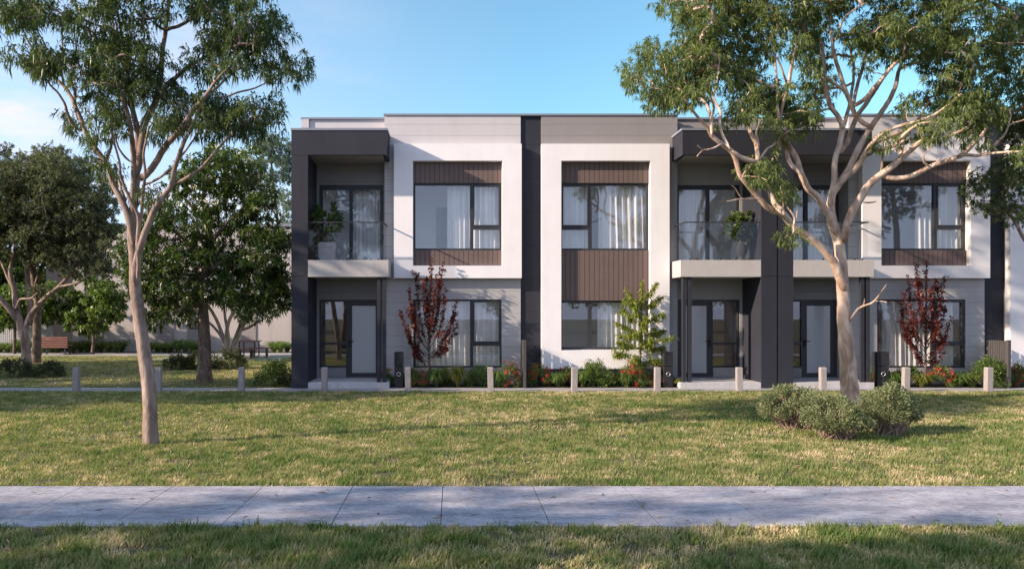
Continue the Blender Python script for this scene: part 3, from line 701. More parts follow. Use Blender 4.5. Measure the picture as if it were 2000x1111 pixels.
# side fences
def side_fence(x, label):
    t = thing('side_fence', (x, 20.5, 0), label, 'fence', 'dark slatted side fences')
    pb = MB().box(x - 0.04, x + 0.04, 20.0, 20.09, 0, 1.36); pb.build('fence_post', M['fence'], t)
    s = MB(); y = 20.105
    while y < 20.84:
        s.box(x - 0.012, x + 0.012, y, y + 0.066, 0.06, 1.33); y += 0.086
    s.build('slat_panel', M['fence'], t)
    MB().box(x + 0.013, x + 0.04, 20.091, 20.9, 0.2, 0.27).box(x + 0.013, x + 0.04, 20.091, 20.9, 1.1, 1.17).build('fence_rail', M['fence'], t)
side_fence(X(1025, 20.0), 'dark slatted side fence seen end on between the left two townhouses')
side_fence(X(1972, 20.0), 'dark slatted side fence near the right edge of the photo')
#PART2

# ------------------------------------------------------------------ foliage materials
M['gumleaf'] = leaf_mat('dark_gum_leaf', (0.030, 0.052, 0.020), (0.115, 0.160, 0.062), 0.34, 0.38, far=(0.29, 0.31, 0.13))
M['gumleaf2'] = leaf_mat('olive_gum_leaf', (0.050, 0.082, 0.026), (0.185, 0.230, 0.080), 0.38, 0.42, far=(0.36, 0.29, 0.11))
M['fineleaf'] = leaf_mat('dull_fine_leaf', (0.050, 0.066, 0.034), (0.165, 0.185, 0.092), 0.25, 0.6)
M['whorlleaf'] = leaf_mat('glossy_dark_leaf', (0.028, 0.053, 0.014), (0.105, 0.155, 0.040), 0.33, 0.33, far=(0.20, 0.25, 0.08))
M['bluegreen'] = leaf_mat('grey_green_needles', (0.10, 0.14, 0.11), (0.20, 0.26, 0.20), 0.3, 0.7)
M['freshleaf'] = leaf_mat('fresh_green_leaf', (0.055, 0.10, 0.022), (0.165, 0.235, 0.065), 0.35, 0.45)
M['limeleaf'] = leaf_mat('lime_green_leaf', (0.10, 0.15, 0.022), (0.30, 0.33, 0.06), 0.4, 0.45)
M['plumleaf'] = leaf_mat('dark_red_leaf', (0.050, 0.010, 0.010), (0.165, 0.032, 0.022), 0.36, 0.4, far=(0.28, 0.075, 0.04))
M['greyleaf'] = leaf_mat('grey_green_shrub_leaf', (0.10, 0.128, 0.062), (0.275, 0.300, 0.160), 0.36, 0.6, far=(0.42, 0.42, 0.26))
M['darkleaf'] = leaf_mat('dark_shrub_leaf', (0.030, 0.042, 0.017), (0.085, 0.095, 0.04), 0.25, 0.5)  # dark leaf colours of the park lawn shrubs
M['strap'] = leaf_mat('strappy_green_blade', (0.06, 0.12, 0.026), (0.20, 0.28, 0.085), 0.35, 0.4)
M['strapy'] = leaf_mat('yellow_green_blade', (0.11, 0.14, 0.03), (0.28, 0.29, 0.08), 0.35, 0.4)
M['redflower'] = leaf_mat('red_flower_petal', (0.34, 0.028, 0.025), (0.56, 0.085, 0.06), 0.3, 0.6)
M['white'] = leaf_mat('white_flower_petal', (0.62, 0.62, 0.55), (0.75, 0.75, 0.70), 0.3, 0.6)
M['yellow'] = leaf_mat('yellow_flower_petal', (0.55, 0.42, 0.03), (0.7, 0.55, 0.05), 0.3, 0.6)
M['grass'] = leaf_mat('mown_grass_blade', (0.095, 0.165, 0.034), (0.38, 0.345, 0.160), 0.34, 0.6, far=(0.62, 0.50, 0.33))

# ------------------------------------------------------------------ the two big gum trees
L1 = [
 ([(295,872,14.5),(293,790,13.5),(284,700,13),(273,620,12),(266,560,11.5),(263,520,10),(259.5,474,9),(259,445,8.5),(260,419,8),(266,373,7.5),(267,338,7.2),(271,301,6.8),(270,258,6),(264,232,5.4),(256,190,4.4),(248,130,3.6),(240,77,3),(234,47,2.6),(229,20,2),(224,-40,1.4)],(0,0.3)),
 ([(264,562,6),(264,535,7.6),(268,505,7.5),(273,488,7),(279,471,6.5),(287,445,6.3),(299,413,6),(319,384,5.5),(333,364,5),(339,335,4.6),(351,301,4.2),(359,278,3.8),(377,243,3.2),(392,210,2.6),(410,178,2.2),(430,140,1.5)],(0,-0.9)),
 ([(333,364,4.2),(356,353,3.8),(382,337,3.4),(400,321,3.1),(414,304,2.8),(440,275,2.2),(470,240,1.6)],(-0.3,-0.8)),
 ([(260,480,4.5),(257,445,7),(250,419,7),(235.5,390,6),(221,358,5.7),(209.6,324,5.4),(189,294,5.1),(172,268,5),(158,232,4.5),(150,215,4.2),(145,203,3.9),(137,185,3.4),(122,165,3),(89,136,2.5),(68,105,2),(47,63,1.6),(38,30,1.2)],(0,0.6)),
 ([(164,250,3),(157,255,2.9),(140,243,2.9),(131,218,2.6),(126,201,2.4),(112,180,2.1),(98,166,1.8),(89,150,1.3)],(0.4,0.1)),
 ([(126,178,2.8),(120,140,2.2),(117,124,2),(94,98,1.7),(80,73,1.4),(63,45,1)],(0.5,0.9)),
 ([(119,145,1.8),(122,125,1.6),(122,94,1.4),(121,45,1)],(0.5,0.2)),
 ([(150,214,3.2),(145,195,3.2),(146,178,3),(140,157,2.5),(147,117,1.8),(150,89,1.5),(155,62,1)],(0.4,1.1)),
 ([(262,400,5.5),(261,340,5.3),(260,295,5.2),(256,258,4.8),(250,223,4.4),(244,205,3.6),(232,170,2.8),(220,130,2)],(0,-0.8)),
 ([(267,345,6),(273,307,6.8),(279,266,7),(284,240,6.8),(293,217,6.5),(302,203,6),(312,160,5.2),(318,110,4.6),(323,65,4.1),(328,23,3.6),(333,-30,2.6)],(0,0.9)),
 ([(323,62,3.5),(330,57,3.4),(354,49,3.2),(380,33,2.8),(394,23,2.4),(415,5,1.8)],(0.7,0.2)),
 ([(273,352,7),(279,347,6.8),(287,341,6.5),(307.5,312,6.2),(325,281,5.9),(348,258,5.4),(368,229,5),(381,210,4.5),(401,187,3.6),(422,159,2.8),(445,135,2.2),(463,117,1.5)],(0,-1.2)),
 ([(305,200,4.5),(325,170,4.2),(349,147,4),(370,129,3.5),(412,105,3),(431,87,2.2)],(0.2,0.8)),
 ([(422,190,2.4),(440,190,2.3),(463,181,2),(490,175,1.8),(512,166,1.5),(535,152,1.1)],(-0.8,-0.5)),
 ([(401,187,2.6),(425,170,2.2),(448,148,1.9),(470,128,1.5),(480,105,1)],(-0.9,-0.2)),
 ([(278,362,2.6),(283,361,2.6),(307,350,2.5),(333,330,2.4),(356,304,2.1),(382,269,1.6),(398,250,1.1)],(0,-0.9)),
 ([(268,545,3.5),(270,512,4.2),(269,468,4),(271.5,427.5,3.6),(267,413,3.2),(253,387,2.9),(237,347,2.6),(233,315,2.3),(225,286,2),(218,252,1.7),(214,225,1.2)],(-0.12,-0.6)),
 ([(272,440,3),(276,427,3),(279,379,2.9),(283,341,2.7),(280,304,2.4),(284,283,2.2),(292,249,1.7),(307,234,1.2)],(-0.15,-0.9)),
 ([(205,322,3),(216,290,2.6),(218,270,2),(222,240,1.5)],(0.2,0.7)),
 ([(246,395,2.6),(237,370,2.4),(230,345,1.8)],(0.1,0.6)),
 ([(210,322,1.8),(198,313,1.8),(186,308,1.3)],(0,-0.3)),
 ([(291,436,2.2),(289,405,2),(291,380,1.4)],(-0.2,-0.3)),
 ([(301,405,2.6),(292,388,2.4),(283,375,2)],(-0.2,0.3)),
 ([(258,318,2.4),(245,308,2.2),(232,290,1.8),(222,262,1.4),(200,240,1.1)],(-0.2,-0.6)),
]
B1 = [(40,20,60,28),(110,18,60,28),(180,25,60,40),(240,40,55,50),(300,20,40,40),(390,10,50,30),(450,25,70,40),(520,25,32,35),(25,42,25,14),
 (60,100,35,16),(100,108,35,20),(78,135,20,14),(125,132,28,18),(160,120,22,13),(168,142,28,13),(200,90,40,30),(235,110,45,35),(190,140,40,25),(215,165,50,28),(260,150,50,35),
 (180,188,32,16),(215,205,40,20),(265,190,45,25),(300,130,35,40),(318,160,32,32),(340,182,30,28),(400,95,42,28),(450,80,55,35),(505,70,38,32),(540,75,20,18),(490,120,45,22),
 (540,122,32,20),(578,140,24,20),(592,125,9,8),(390,140,40,22),(350,215,35,13),(395,200,40,20),(440,205,50,20),(490,210,42,22),(515,235,26,18),(450,245,50,18),(400,245,32,16),
 (330,240,22,14),(312,265,15,12),(495,262,18,8),(155,248,10,8),(138,232,5,8),(190,272,10,10),(225,232,25,12),(40,115,22,10),(60,130,20,10),(95,125,22,14),(430,225,45,20),(475,245,40,16),(530,215,25,18),(410,225,30,18),(345,250,22,14),(20,30,20,24),(-15,30,30,25),(245,75,60,40,-0.5),(470,50,60,35,-0.6),
 (60,-40,70,35),(160,-50,80,50),(270,-60,80,60),(380,-50,80,50),(470,-30,60,40),(200,-130,80,50),(310,-140,80,50),(400,-110,60,40)]
tree('gum_tree', 'slender gum tree with pinkish bare trunk standing alone on the lawn at left', 'tree', YG(868), L1, B1, 'gum', M['gumleaf'], M['gumbark'], 101, 'large gum trees on the lawn', per_blob=2.1, depth=1.15, lscale=0.88, twig=0.0058, dens=1.0, ends=1.0)

Y2 = 16.6
L2 = [
 ([(1661,792,17.5),(1659,750,16),(1654,690,14.5),(1648,620,12),(1647,590,11.2),(1646,555,11),(1644,535,10.5),(1640,490,10.2),(1634,455,10),(1625,430,9.2),(1621,407,8.6),(1624,388,7.2),(1627,369,6),(1629.5,341,5.4),(1632,312,5.2),(1641,277,5.4),(1646.5,252,5.4),(1640,232,4.6),(1623,208,4.2),(1612,178,3.8),(1610,135,3.4),(1607,103,3),(1603,80,2.5),(1580,70,1.8)],(0,0.2)),
 ([(1650,570,9),(1640,542,8.4),(1629.5,514,7.8),(1606,485,7.3),(1578,462,7.2),(1549,441.6,7),(1529,418.6,6.6),(1517,414,6.2),(1500,405.6,5.8),(1485.5,390,5.2),(1465,367,4.8),(1447,344,4.6),(1436.6,312,4.5),(1428,295,4.8),(1408,280,4.6),(1390.5,264.5,4),(1382,249,3.2),(1365.5,232,2.8),(1352,216,2.5),(1344,203,2),(1335,190,1.4)],(0,-1.8)),
 ([(1390,264,3.2),(1390,251,3.2),(1387,224,3),(1376,200,2.6),(1360,188,2)],(-1.7,-1.2)),
 ([(1388,232,2.6),(1395,210,2.4),(1387,189,2),(1380,165,1.4)],(-1.6,-2.2)),
 ([(1425,292,3),(1411,262,2.9),(1406,238,2.8),(1406,216,2.6),(1395,190,2.2),(1400,160,1.8),(1405,120,1.2)],(-1.6,-1.0)),
 ([(1428,295,4),(1445,307,4.6),(1471,316,4.8),(1480,312,4.5),(1477,283,4),(1465,257,3.8),(1461,243,3.4),(1452,220,2.6),(1440,195,2)],(-1.6,-0.9)),
 ([(1480,308,2.5),(1480,280,2.4),(1478,255,2),(1488,235,1.4)],(-1.2,-1.6)),
 ([(1484,312,2.2),(1497,292,2.2),(1508,285,2.1),(1528,268,2)],(-1.2,-0.6)),
 ([(1412,281,1.8),(1406,283,1.7),(1393,290,1.6),(1373,293,1.4),(1361.7,284,1)],(-1.6,-1.9)),
 ([(1378,292,1.3),(1370,296,1.2),(1361,306,0.9)],(-1.8,-1.9)),
 ([(1482,390,1.8),(1465,389,1.7),(1445,389,1.5),(1419,394,1)],(-1.2,-1.6)),
 ([(1450,388,1.3),(1443,380,1.3),(1437,369,1.1),(1428,362,0.8)],(-1.4,-1.6)),
 ([(1449,345,2),(1460,332,2),(1471,320,1.8)],(-1.3,-0.9)),
 ([(1532,420,6),(1526,411,6),(1514,399,5.6),(1503,370,5),(1500,345,4.4),(1506,320,3.8),(1521,298,3.4),(1523,277,3.4),(1529,263,3.2),(1549,252,2.4),(1566,240,1.6)],(-0.9,-0.4)),
 ([(1549,442,2.2),(1552,430,2),(1546,415,1.8),(1537,404,1.2)],(-0.8,-0.9)),
 ([(1552,436,1.6),(1556,424,1.5),(1557,410,1)],(-0.8,-0.9)),
 ([(1549,441,2.2),(1550,455,2),(1545,462,1.4)],(-0.8,-1.0)),
 ([(1530,410,1.5),(1530,395,1.4),(1529,380,1)],(-0.8,-0.9)),
 ([(1633,458,8.4),(1624,432,7.6),(1612,410,6.8),(1595,384,6.3),(1578,367,6),(1563,335,5.5),(1552,303,5.2),(1540,284,5),(1531.6,272,5),(1525,258,4),(1522,243,3.4),(1529,205,3),(1538,173,2.7),(1541,155,2.5),(1546,130,2.2),(1552,100,1.6)],(0,-0.9)),
 ([(1563,340,4),(1552,328,4.1),(1543,318,4),(1537,298,3.9),(1539,280,3.6),(1540,262,3.2),(1536,235,2.6)],(-0.5,-0.1)),
 ([(1522,240,2.6),(1518,200,2.4),(1517,162,2.3),(1514,121,2.1),(1508,81,1.8),(1498,74,1.2)],(-0.8,-0.3)),
 ([(1538,172,2.2),(1535,160,2.1),(1530,146,2),(1518,116,1.8),(1500,105,1.2)],(-0.8,-1.4)),
 ([(1541,168,2.2),(1549,121,2),(1554,94,1.6),(1562,60,1.1)],(-0.8,-0.2)),
 ([(1620,405,7),(1626,380,6.8),(1635,366,6.6),(1655,335,6.4),(1664,318,6.2),(1678.5,289,6),(1690,266,5.4),(1707,241,5),(1731,205,4.5),(1747,175,4),(1753,146,3.4),(1764,116,2.6),(1775,80,1.8)],(0,0.5)),
 ([(1640,362,5.2),(1652,348,5.2),(1666,336,5.2),(1684,311,5.1),(1696,290,4.6),(1720,264,4),(1755,247,3.6),(1783,240,3.2),(1828,223,2.6),(1877,184,1.8)],(0,-0.9)),
 ([(1690,300,4),(1710,280,4.2),(1753,262,4.3),(1785,248,4),(1818,231,3),(1850,215,2)],(-0.4,-0.2)),
 ([(1690,298,3),(1715,294,3.4),(1747,284,3.4),(1760,270,3.2),(1774,257,3),(1796,243,2.4),(1820,238,1.6)],(-0.4,-1.3)),
 ([(1641,300,4),(1650,288,4.8),(1658,272,4.8),(1664,252,4.6),(1672,232,4.4),(1701,189,4.1),(1726,151,3.8),(1742,130,3.4),(1769,100,2.6),(1790,75,1.6)],(0.3,1.5)),
 ([(1705,240,4.4),(1699,248,4.3),(1674,230,4.3),(1664,208,4.2),(1653,178,4),(1642,148,3.6),(1631,113,3.3),(1626,89,3),(1630,78,2.8),(1645,70,2.4),(1672,64,1.8)],(0.3,-0.6)),
 ([(1626,89,2.6),(1624,70,2.4),(1620,54,2.2),(1623,20,1.6),(1618,-10,1.2)],(-0.5,-0.2)),
 ([(1634,76,2.4),(1638,65,2.3),(1645,43,2.1),(1661,24,1.8),(1693,5,1.2)],(-0.5,-1)),
 ([(1666,210,4),(1680,200,4.1),(1696,187,4.1),(1720,158,3.9),(1742,132,3.4),(1765,112,2.6)],(0,-0.8)),
 ([(1653,180,3),(1634,167,2.8),(1610,148,2.6),(1580,131,2)],(-0.2,-0.9)),
 ([(1668,212,3),(1670,185,3.2),(1683,140,3.2),(1693,103,2.8),(1708,80,2)],(0,0.9)),
 ([(1647,475,7.6),(1649,462,7.6),(1658,428,7.4),(1675,396,7.2),(1695,364,7.1),(1718,343,6.8),(1738,329,6.2),(1761,309,5.8),(1784,289,5.3),(1799,277,4.6),(1819,274,3.8),(1845,270,3.2),(1876,257,2.4),(1900,240,1.6)],(0,-0.9)),
 ([(1718,344,5),(1735,347,5.2),(1755,349,5.2),(1779,344,5.1),(1813,329,5),(1842,318,4.8),(1876,305,4.4),(1897,286,3.8),(1917,266,3),(1928,245,2.2),(1932,225,1.6)],(-0.3,-1.0)),
 ([(1872,304,3.2),(1890,303,3.2),(1914,303,3),(1931,293,2.8),(1951,274,2.4),(1966,256,1.8),(1975,225,1.2)],(-0.8,-0.4)),
 ([(1914,303,2.4),(1935,300,2.4),(1960,298,2.2),(2010,296,1.8)],(-1.2,-1.9)),
 ([(1820,328,2.4),(1810,322,2.2),(1804,315,2),(1804,304,1.2)],(-1.2,-1.3)),
 ([(1818,328,1.8),(1827,320,1.6),(1835,309,1)],(-1.2,-1.3)),
 ([(1760,309,4),(1760,295,4.1),(1762,276,4),(1770,262,3.4),(1790,238,2.6),(1815,200,1.8)],(-0.6,0.2)),
 ([(1721,340,2.2),(1724,303,2.1),(1724,275,1.6)],(-0.3,-0.6)),
 ([(1724,302,1.4),(1733,298,1.2),(1750,293,0.8)],(-0.4,-0.6)),
 ([(1684,395,1.7),(1698,396,1.5),(1711,394,1)],(-0.1,-0.4)),
 ([(1656,632,2.4),(1662,622,2.3),(1675,604,2.2),(1690,597,2),(1708,588,1.8),(1732,555,1)],(0,-0.5)),
 ([(1708,588,1.3),(1720,588,1.1),(1732,590,0.8)],(-0.3,-0.5)),
 ([(1675,604,1.5),(1686,596,1.4),(1689,583,0.9)],(-0.2,0.1)),
 ([(1764,116,2.4),(1800,80,2.2),(1850,40,1.8),(1890,10,1.2)],(0.5,0)),
 ([(1646,250,4),(1660,200,3),(1668,140,2.4),(1660,90,2)],(0,1.8)),
]
B2 = [(1228,140,20,20),(1238,165,14,13),(1262,97,24,16),(1300,120,40,32),(1268,190,26,16),(1310,170,40,28),(1285,205,17,9),(1340,165,35,32),(1340,100,42,40),(1310,12,26,12),(1345,25,30,22),
 (1370,55,45,38),(1400,20,50,25),(1390,110,50,48),(1420,150,45,35),(1440,60,45,48),(1450,120,28,38),(1330,195,22,10),(1480,30,50,35),(1500,95,22,26),(1470,178,38,28),(1500,195,48,28),
 (1450,215,26,16),(1530,190,32,22),(1520,220,36,18),(1555,232,30,17),(1425,232,12,10),(1580,222,22,22),(1550,28,48,34),(1600,20,45,25),(1585,60,30,28,1.2),(1590,130,26,55,2.0),(1570,90,24,28,1.5),
 (1600,180,22,30,2.0),(1645,15,30,12),(1700,60,36,22),(1740,45,48,28),(1690,85,16,12),(1745,70,38,22),(1800,55,48,28),(1850,70,50,38),(1880,100,45,42),(1830,110,36,28),(1890,150,38,38),(1840,160,30,22),
 (1910,200,38,28),(1870,200,36,22),(1900,240,30,16),(1850,208,26,16),(1955,90,32,45,0.8),(1985,60,24,48,0.8),(1960,150,36,38,1.0),(1950,20,48,25),(1880,18,58,20),(1800,12,48,14),(1740,8,36,11),
 (1985,210,28,55,1.2),(1780,206,18,14,-0.6),(1808,264,15,17,-0.8),(1838,255,15,14,-0.8),(1900,268,16,8,-1),(1940,228,26,22),(1722,100,20,12),(1692,125,12,9),(1507,330,23,24,-1.0),(1530,372,17,18,-1.0),(1490,355,10,16,-1.0),
 (2050,100,50,90),(2060,200,40,50),(1350,-40,60,40),(1450,-50,80,50),(1560,-60,90,60),(1680,-50,90,50),(1800,-50,90,50),(1920,-50,80,50),(1600,-150,120,60),(1750,-150,120,60),(1880,-130,90,50)]
tree('gum_tree', 'large spreading gum tree with pale forked trunk rising behind the round bushes at right', 'tree', Y2, L2, B2, 'gum2', M['gumleaf2'], M['gumbark2'], 202, 'large gum trees on the lawn', per_blob=2.1, depth=1.4, lscale=0.92, twig=0.0088, dens=1.1, ends=1.3)

# branch reaching in from a tree beyond the right edge
L9 = [([(2120,790,16),(2105,650,14),(2085,560,11),(2050,510,6),(2000,467,3.4),(1974,420,2.8),(1945,408,2),(1915,396,1.2)],(0,0)),
      ([(2085,560,9),(2075,470,8),(2060,380,7),(2040,300,5),(2030,220,4)],(0,0.4)),
      ([(2060,390,4),(2020,370,3.4),(1985,345,2.6),(1950,335,1.8),(1925,335,1.2)],(0.1,-0.2)),
      ([(2040,310,3.4),(2010,280,2.6),(1985,250,1.8)],(0.2,0)),
      ([(1974,420,2),(1965,400,1.8),(1955,375,1.2)],(0,-0.3)),
      ([(1960,411,1.2),(1945,418,1.1),(1925,412,0.7)],(0,-0.2))]
B9 = [(1905,372,18,16),(1930,345,24,20),(1960,345,28,30),(1990,300,25,32),(1932,395,22,18),(1968,405,30,28),(1992,350,25,30),(1990,245,18,35),(2040,330,40,50),(2050,240,50,50),(2010,420,25,20),(2090,300,50,60),(2060,160,60,50)]
tree('gum_tree', 'tree reaching in at the right edge before the last white wall', 'tree', 17.6, L9, B9, 'fine', M['gumleaf'], M['gumbark'], 303, None, per_blob=3.0, depth=0.8, lscale=0.62, twig=0.0045)

# ------------------------------------------------------------------ trees of the park at left
L3 = [([(52,712,9),(50,680,8),(47,654,8),(40,632,7.5),(31,596,5.5),(27,560,5),(20,530,4),(30,480,3),(40,420,2)],(0,0)),
      ([(38,632,6),(22,607,5.5),(0,582,5),(-25,545,4),(-30,500,3),(-10,440,2)],(0,-0.8)),
      ([(47,650,6),(58,610,5.2),(55,560,4.6),(54,488,3.8),(70,430,2.6),(80,370,1.8)],(0,0.5)),
      ([(50,640,6),(65,610,5.6),(86,585,5),(115,560,4.2),(140,531,3.6),(155,499,3),(175,460,2),(190,410,1.5)],(0,-1.2)),
      ([(22,607,3),(34,600,3),(40,585,2.6),(62,582,2),(80,566,1.4)],(0,-0.8)),
      ([(115,560,3),(150,553,2.4),(170,540,1.8),(200,530,1.2)],(-0.8,-1.4)),
      ([(27,565,3),(10,530,2.6),(-5,490,2)],(0,0.4)),
      ([(140,531,2.6),(130,480,2),(120,430,1.4)],(-1,0.2))]
B3 = [(40,330,60,34),(110,318,65,38),(180,345,38,36),(60,400,80,50),(150,410,75,50),(205,395,22,32),(40,470,60,46),(115,480,70,46),(190,470,42,42),(205,520,20,24),(150,520,48,26),(222,372,9,16),
      (-20,380,60,60),(-50,450,50,60),(100,360,80,40),(20,380,60,50),(170,450,60,40),(90,440,70,50)]
tree('gum_tree', 'broad dark crowned gum tree with several limbs left of the timber bench', 'tree', 29.0, L3, B3, 'fine', M['fineleaf'], M['gumbark'], 404, 'park trees at left', per_blob=1.25, depth=2.2, lscale=0.85, twig=0.011, dens=2.2, ends=1.2)
L4 = [([(70,708,8.5),(72,654,7.6),(74,596,7),(66,542,6),(60,480,5),(50,420,4)],(0,0.3)), ([(68,560,4),(90,500,3.4),(110,440,2.5)],(0,0.8)), ([(65,530,4),(40,470,3),(20,400,2)],(0,1))]
B4 = [(60,440,60,50),(120,400,50,50),(10,420,60,50),(150,450,40,40),(60,350,60,40),(100,500,50,30)]
tree('tree', 'brown straight trunked tree close behind the broad dark gum tree', 'tree', 29.8, L4, B4, 'fine', M['fineleaf'], M['rough'], 405, 'park trees at left', per_blob=0.4, depth=2.0, lscale=1.0, twig=0.010, dens=2.0)

L5 = [([(400,748,16),(400,720,13.5),(400,668,12),(397,596,10),(400,553,9),(403,499,8),(410,470,6.5),(401,434,5.5),(398,385,4.5),(410,340,3.5),(425,310,2.5)],(0,0.2)),
      ([(404,500,5),(412,482,5),(419,465,4),(440,440,3.2),(470,410,2.4),(500,380,1.6)],(0,-0.6)),
      ([(400,560,5),(390,545,3),(374,509,2)],(0,-0.4)),
      ([(397,600,5),(382,596,4),(360,603,3.4),(338,610,3),(318,628,2.4),(306,635,1.6)],(0,-0.9)),
      ([(400,520,5),(380,490,4),(350,460,3),(320,440,2),(290,450,1.4)],(0,-0.8)),
      ([(401,540,5),(430,515,4),(470,500,3),(510,490,2)],(0,-0.7)),
      ([(400,434,4),(370,400,3),(345,370,2)],(0.1,0.6)),
      ([(399,570,4),(425,560,3.4),(460,560,2.6),(500,570,1.8)],(0,0.6))]
B5 = [(440,335,52,38),(490,338,32,32),(385,355,38,40),(505,395,34,36),(450,400,60,45),(330,420,38,36),(390,440,50,40),(480,460,60,40),(535,460,28,40),(278,450,24,24),(300,490,40,36),(358,500,50,40),
      (430,510,60,36),(500,520,50,36),(545,530,22,36),(310,550,42,36),(362,560,48,36),(460,570,58,32),(525,575,36,30),(318,600,30,22),(350,612,26,20),(480,600,34,18),(245,490,16,22),(270,560,24,28),(300,622,28,16),(255,522,20,24),(545,572,22,36),(548,468,16,28),(420,300,30,20),(350,360,25,25),(470,305,25,18),(285,530,24,30)]
tree('magnolia_tree', 'dark broad leaved tree with white blossoms and straight trunk beside the townhouse corner', 'tree', 21.5, L5, B5, 'whorl', M['whorlleaf'], M['rough'], 505, 'park trees at left', per_blob=2.1, depth=1.5, lscale=0.95, twig=0.008, dens=1.0, blossoms=(M['white'], 260, 0.06))

L6 = [([(440,692,4),(436,660,3.6),(425,630,3.2),(408,600,3),(385,575,2.4),(360,545,1.6)],(0,0)), ([(441,690,4),(444,640,3.6),(455,610,3),(470,580,2.2)],(0,-0.6)), ([(443,690,3.6),(446,655,3.2),(440,620,2.6),(436,580,2)],(0,0.6)),
      ([(440,670,3),(420,640,2.6),(395,620,2.2),(372,605,1.5)],(0,0.7))]
B6 = [(380,560,40,30),(430,560,45,30),(470,570,40,30),(350,590,25,18),(410,590,40,18)]
tree('small_tree', 'multi stemmed small tree with pale stems behind the dark magnolia trunk', 'tree', 31.0, L6, B6, 'whorl', M['whorlleaf'], M['stem'], 606, 'multi stemmed trees by the picnic table', per_blob=0.7, depth=1.2, lscale=1.3, twig=0.012)
L6b = [([(450,693,4.4),(462,655,4),(474,625,3.6),(480,595,3),(490,560,2)],(0,0)), ([(452,690,4),(470,645,3.6),(490,615,3),(515,600,2.4),(540,580,1.6)],(0,-0.6)), ([(452,690,3.6),(465,650,3.2),(485,640,2.6),(510,625,2)],(0,0.5))]
B6b = [(490,570,35,30),(530,560,30,35),(540,600,25,18),(500,590,40,22),(510,610,25,10)]
tree('small_tree', 'leaning multi stemmed small tree just left of the picnic table', 'tree', 31.6, L6b, B6b, 'whorl', M['whorlleaf'], M['stem'], 607, 'multi stemmed trees by the picnic table', per_blob=0.7, depth=1.2, lscale=1.3, twig=0.012)

L7 = [([(181,693,3.4),(182,665,2.8),(182,640,2.6),(178,610,2),(170,580,1.5)],(0,0)), ([(182,645,2),(195,625,1.6),(210,600,1.2)],(0,-0.3)), ([(182,640,2),(160,615,1.6),(145,595,1.2)],(0,0.3))]
B7 = [(175,570,45,22),(150,600,40,26),(205,600,38,30),(175,620,50,26),(135,615,22,20),(225,590,18,24),(165,640,30,10),(195,560,28,16)]
tree('round_tree', 'small round fresh green tree right of the timber bench', 'tree', 35.6, L7, B7, 'broad', M['freshleaf'], M['rough'], 707, 'small park trees', per_blob=1.1, depth=1.4, lscale=1.25, twig=0.012)
L8 = [([(28,692,3),(29,650,2.6),(27,610,2.2),(25,580,1.5)],(0,0))]
B8 = [(20,590,40,30),(60,600,35,26),(-10,610,40,30),(30,620,40,18),(90,615,24,24),(100,580,30,30)]
tree('round_tree', 'thin trunked small green tree at the left edge before the paling fence', 'tree', 35.8, L8, B8, 'broad', M['freshleaf'], M['rough'], 708, 'small park trees', per_blob=1.0, depth=1.2, lscale=1.3, twig=0.012)
L10 = [([(553,690,5),(552,620,4.6),(548,540,4),(545,460,3.4),(535,380,2.8),(530,320,2)],(0,0)), ([(548,520,2.6),(565,470,2),(575,420,1.5)],(0,-0.6)), ([(545,470,2.6),(525,420,2),(510,360,1.5)],(0,0.6))]
B10 = [(520,275,30,14),(545,300,28,22),(510,310,24,18),(560,340,22,22),(530,350,26,20),(550,390,22,22),(560,440,18,26),(545,470,20,20),(500,290,20,16),(570,300,16,26),(585,380,20,40)]
tree('casuarina_tree', 'tall pale grey green tree far behind the townhouse corner', 'tree', 46.0, L10, B10, 'fine', M['bluegreen'], M['stem'], 808, None, per_blob=0.9, depth=1.8, lscale=1.3, twig=0.014)
L11 = [([(-60,690,7),(-58,600,6),(-50,480,5),(-40,380,4),(-30,330,3)],(0,0))]
B11 = [(-20,310,40,30),(-60,380,60,60),(-40,470,60,50),(10,300,12,14),(-70,300,50,40),(-90,450,60,60)]
tree('tree', 'dark tree top showing at the far left edge behind the broad gum crown', 'tree', 40.0, L11, B11, 'fine', M['fineleaf'], M['rough'], 809, None, per_blob=0.5, depth=2, lscale=1.0, twig=0.012, dens=2.2)
L12 = [([(40,690,6),(42,640,5),(45,580,4),(50,520,3)],(0,0))]
B12 = [(10,520,50,40),(70,540,50,40),(120,560,40,40),(-40,550,50,50),(40,580,60,40),(110,600,40,30),(150,600,30,40),(0,620,50,30),(230,570,30,40),(190,560,40,40)]
tree('tree', 'dark bushy tree behind the side wing of the taupe house', 'tree', 47.5, L12, B12, 'broad', M['whorlleaf'], M['rough'], 810, None, per_blob=1.1, depth=1.6, lscale=1.2, twig=0.012, dens=1.5)

